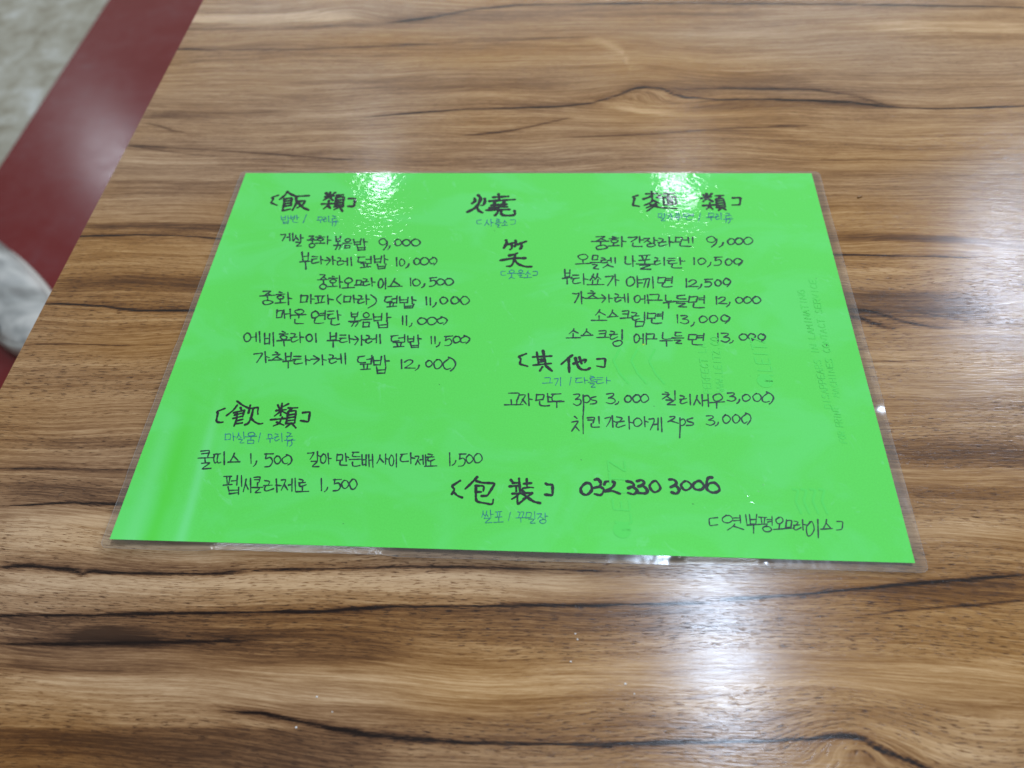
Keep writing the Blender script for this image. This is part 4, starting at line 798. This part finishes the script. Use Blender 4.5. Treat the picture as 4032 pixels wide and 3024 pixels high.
JONG = ['', 'ㄱ', 'ㄲ', 'ㄳ', 'ㄴ', 'ㄵ', 'ㄶ', 'ㄷ', 'ㄹ', 'ㄺ', 'ㄻ', 'ㄼ', 'ㄽ', 'ㄾ', 'ㄿ', 'ㅀ', 'ㅁ', 'ㅂ', 'ㅄ', 'ㅅ', 'ㅆ', 'ㅇ', 'ㅈ', 'ㅊ', 'ㅋ', 'ㅌ', 'ㅍ', 'ㅎ']
def boxes(ch):
    """a syllable as [(letter, x0, y0, x1, y1)]"""
    k = ord(ch) - 0xAC00
    c, v, f = CHO[k // 588], JUNG[k % 588 // 28], JONG[k % 28]
    fz = 'ㄹz' if f == 'ㄹ' else f
    if v == 'ㅘ':
        return [(c, .02, .0, .60, .58), ('ㅗ', .0, .56, .62, .92), ('ㅏ', .62, .0, 1, 1)]
    if v in 'ㅗㅛㅜㅠㅡ':
        if f:
            return [(c, .2, .0, .82, .36), (v, .0, .36, 1, .64), (fz, .18, .66, .84, 1)]
        return [('ㄱh' if c == 'ㄱ' else c, .18, .0, .84, .56 if v != 'ㅡ' else .72), (v, .0, .54, 1, 1)]
    wide = v in 'ㅐㅔㅖ'
    if v == 'ㅣ' and c == 'ㅅ' and not f:
        return [(c, .0, .08, .62, .92), (v, .72, .0, 1, 1)]
    xs = .46 if wide else .58
    if f:
        return [(c, .0, .04, xs - .03, .56), (v, xs, .0, 1, .62), (fz, .22, .62, .86, 1)]
    if ch == '카':
        return [('ㅋr', .14, .05, .54, 1), (v, .58, .0, 1, 1)]
    return [(c, .0, .08, xs - .02, .92), (v, xs, .0, 1, 1)]
def shapes(ch):
    if ch in MARK:
        return [(sm, pts) for sm, pts in MARK[ch]]
    out = []
    for j, x0, y0, x1, y1 in boxes(ch):
        jx, jy = rnd.uniform(-.025, .025), rnd.uniform(-.025, .025)
        for sm, pts in JAMO[j]:
            out.append((sm, [(x0 + jx + (x1 - x0) * a, y0 + jy + (y1 - y0) * b) for a, b in pts]))
    return out
def write(pen, entries, width, table_=None):
    for e_ in entries.split('|'):
        ch, *q = e_.split(' ')
        ox, oy, ux, uy, vx, vy = map(float, q)
        for sm, pts in (shapes(ch) if table_ is None else table_[ch]):
            k = 0.0 if table_ is not None else .030
            P = [(a + rnd.uniform(-k, k), b + rnd.uniform(-k, k)) for a, b in pts]
            pen.stroke([(ox + ux * a + vx * b, oy + uy * a + vy * b) for a, b in P], width, sm, rough=0.16 if table_ is None else 0.02, taper=0.6 if table_ is None else 0.95)

for role, w, body, price in WRITTEN:
    mat = ink_blue if role == 'caption' else ink_body
    pen = Ink()
    write(pen, body, w * (0.8 if role == 'caption' else 1.0))
    o = pen.build(role, mat, menu)
    if role == 'caption':
        o['label'] = 'small reading of the characters above it in blue pen'
    if price:
        pen = Ink()
        write(pen, price, w)
        pen.build('price', mat, o)
for role, w, s in TRACED:
    pen = Ink()
    for q in s.split(';'):
        pen.stroke(pts_of(q.lstrip('~')), w * 1.2, q.startswith('~'), rough=0.16, taper=0.6)
    o = pen.build(role, ink_brush, menu)
    o['label'] = 'thick black brush pen writing'
for s in POUCH_PRINT:
    pen = Ink()
    cap = [float(a) for a in s.split('|')[0].split(' ')[1:]]
    write(pen, s, 0.10 * math.hypot(cap[4], cap[5]) + 0.1, LET)
    pen.build('faint_print', ink_print, menu)
for q in CHEVRONS.split(';'):
    pen = Ink()
    pen.stroke(pts_of(q), 0.9, False, rough=0.02, taper=0.95)
    pen.build('faint_chevron', ink_print, menu)
for cx, cy in DISCS:
    pen = Ink()
    for r in (0.6, 1.7, 2.7):
        pen.stroke([(cx + r * math.cos(a * math.pi / 8), cy + r * math.sin(a * math.pi / 8)) for a in range(17)], 1.15, True, rough=0.02, taper=0.98)
    pen.build('faint_emblem', ink_print, menu)
def blob(name, x, y, r, mat, sq=1.0, rot=0.0):
    n_ = 11
    vs = [(x, y)]
    for a in range(n_):
        t = 2 * math.pi * a / n_
        rr = r * rnd.uniform(0.7, 1.2)
        dx, dy = rr * math.cos(t), rr * sq * math.sin(t)
        vs.append((x + dx * math.cos(rot) - dy * math.sin(rot), y + dx * math.sin(rot) + dy * math.cos(rot)))
    v3 = [tuple(laid(np.float64(a), np.float64(b), 0.04)) for a, b in vs]
    return mesh_obj(name, v3, [(0, 1 + a, 1 + (a + 1) % n_) for a in range(n_)], mat, menu)
blob('stain', 57.4, -7.8, 0.7, ink_stain)['label'] = 'small ochre stain'
for x, y, r in ((135.5, -7, .55), (-30, -31, .35), (112, 60, .25), (88, 42, .3), (-12, 62, .35), (30, -66, .3), (-60, -96, .3), (101, -24, .22), (60, -40, .3), (72, -84, .4), (138, 32, .25), (-118, 21, .25), (10, -20, .22), (-70, 9, .25)):
    blob('speck', x, y, r, ink_speck, 0.45, rnd.uniform(0, 3))

# ------------------------------------------------------------------ crumb on the table
cr = bmesh.new()
bmesh.ops.create_icosphere(cr, subdivisions=2, radius=1.0)
for v in cr.verts:
    k = 1 + 0.35 * mnoise.noise(v.co * 1.7)
    v.co = Vector((v.co.x * 1.7 * k, v.co.y * 0.75 * k, max(v.co.z, -0.6) * 0.45 * k)) / 1000
me = bpy.data.meshes.new('crumb')
cr.to_mesh(me)
cr.free()
me.polygons.foreach_set('use_smooth', [True] * len(me.polygons))
me.materials.append(plain('ochre_crumb', (0.20, 0.085, 0.012), 0.35))
o = bpy.data.objects.new('crumb', me)
COL.objects.link(o)
o.location = (0.1690, 0.0873, 0.00028)
o.rotation_euler = (0, 0, 0.6)
tag(o, 'tiny ochre food crumb on the table right of the green menu', 'crumb')

# white specks of dust and chips on the near planks
dust_mat = plain('white_dust', (0.72, 0.72, 0.70), 0.5)
for x, y, s_ in ((-0.0581, -0.1583, .40), (-0.0520, -0.1628, .30), (0.0277, -0.1344, .32), (0.0284, -0.1363, .38), (0.0262, -0.1438, .34), (0.0442, -0.1503, .42), (-0.0630, -0.1680, .40), (0.0470, -0.1533, .30)):
    db = bmesh.new()
    bmesh.ops.create_icosphere(db, subdivisions=1, radius=1.0)
    for v in db.verts:
        k = rnd.uniform(0.7, 1.25) * s_ / 1000
        v.co = Vector((v.co.x * k, v.co.y * k * 0.8, v.co.z * k * 0.35))
    dm = bpy.data.meshes.new('dust_speck')
    db.to_mesh(dm)
    db.free()
    dm.materials.append(dust_mat)
    do = bpy.data.objects.new('dust_speck', dm)
    COL.objects.link(do)
    do.location = (x, y, 0.00010)
    tag(do, 'tiny white speck of dust on the bare wood grain near the front of the table', 'speck', 'white dust specks on the table')

# ------------------------------------------------------------------ shoe on the floor, at the left edge
shoe = tag(empty('shoe', (-0.948, 0.645, FZ + 0.004), math.radians(-45)), 'white and grey shoe on the dark red floor strip left of the table', 'shoe')
white = plain('shoe_sole_white', (0.50, 0.50, 0.47), 0.5)
shade = NT('shoe_upper_grey')
x, y, z = shade.obj_xyz()
nz = shade.noise(shade.vec(x, y, z), 14.0, 3, 0.6, 0.4)
shade.set('Base Color', shade.ramp(nz, [(0.38, (0.19, 0.19, 0.18)), (0.5, (0.37, 0.38, 0.37)), (0.62, (0.54, 0.54, 0.52))]))
shade.set('Roughness', 0.55)
dgrey = plain('shoe_overlay_grey', (0.085, 0.10, 0.105), 0.6)
SL = 0.33                                             # along +x: toe
def half_width(s, side):
    w = 0.048 * (0.70 + 0.42 * math.sin(math.pi * min(1, max(0, (s - 0.05) / 1.05))) )
    w *= math.sqrt(max(0.0, 1 - ((s - 0.5) / 0.5) ** 8)) if s > 0.5 else math.sqrt(max(0.0, 1 - ((0.5 - s) / 0.5) ** 6))
    return w
def top_height(s):
    return 0.098 - 0.045 * smooth01(np.array((s - 0.35) / 0.4)).item() - 0.012 * max(0, s - 0.75) / 0.25
def loft(rows, closed_ends=True):
    vs, fs = [], []
    n_ = len(rows[0])
    for r in rows:
        vs += r
    for i in range(len(rows) - 1):
        for k in range(n_):
            q = (k + 1) % n_
            fs.append((i * n_ + k, i * n_ + q, (i + 1) * n_ + q, (i + 1) * n_ + k))
    fs.append(tuple(range(n_ - 1, -1, -1)))
    fs.append(tuple((len(rows) - 1) * n_ + k for k in range(n_)))
    return vs, fs
ss = [0.5 - 0.5 * math.cos(math.pi * (i + 0.25) / 30.5) for i in range(31)]
rows = []
for s in ss:
    w = half_width(s, 0) + 0.004
    xx = (s - 0.5) * SL
    sec = []
    for a, b in ((-1, 0), (-1.02, .012), (-1.0, .024), (-.9, .030), (-.4, .030), (.4, .030), (.9, .030), (1.0, .024), (1.02, .012), (1, 0)):
        sec.append((xx, a * w, b + 0.010 * max(0, s - 0.8) / 0.2))
    rows.append(sec)
v_, f_ = loft(rows)
mesh_obj('sole', v_, f_, white, shoe)
def upper_rows(a0, a1, grow, s0, s1, n_=25, na=17):
    rows = []
    for i in range(n_):
        s = s0 + (s1 - s0) * i / (n_ - 1)
        w, h = half_width(s, 0) * 0.97, top_height(s)
        sec = []
        for k in range(na):
            t = a0 + (a1 - a0) * k / (na - 1)
            cs, sn = math.cos(t), math.sin(t)
            yy = -w * math.copysign(abs(cs) ** 0.75, cs)
            zz = 0.026 + (h - 0.026) * abs(sn) ** 0.8
            fold = 0.0018 * math.sin(s * 60 + 3 * cs)
            sec.append(((s - 0.5) * SL, yy * (1 + grow / 0.045), zz + grow + fold))
        rows.append(sec)
    return rows
v_, f_ = loft(upper_rows(0, math.pi, 0.0, 0.02, 0.985, 41, 21))
mesh_obj('upper', v_, f_, shade.m, shoe)
def patch(name, a0, a1, s0, s1, grow, mat):
    r = upper_rows(a0, a1, grow, s0, s1, 9, 11)
    vs = [p for q in r for p in q]
    n_ = 11
    fs = [(i * n_ + k, i * n_ + k + 1, (i + 1) * n_ + k + 1, (i + 1) * n_ + k) for i in range(8) for k in range(n_ - 1)]
    o = mesh_obj(name, vs, fs, mat, shoe)
    so = o.modifiers.new('thickness', 'SOLIDIFY')
    so.thickness = 0.002
    return o
patch('overlay', 0.30, 1.35, 0.30, 0.46, 0.0025, dgrey)
patch('overlay', 0.12, 0.85, 0.52, 0.80, 0.0025, dgrey)
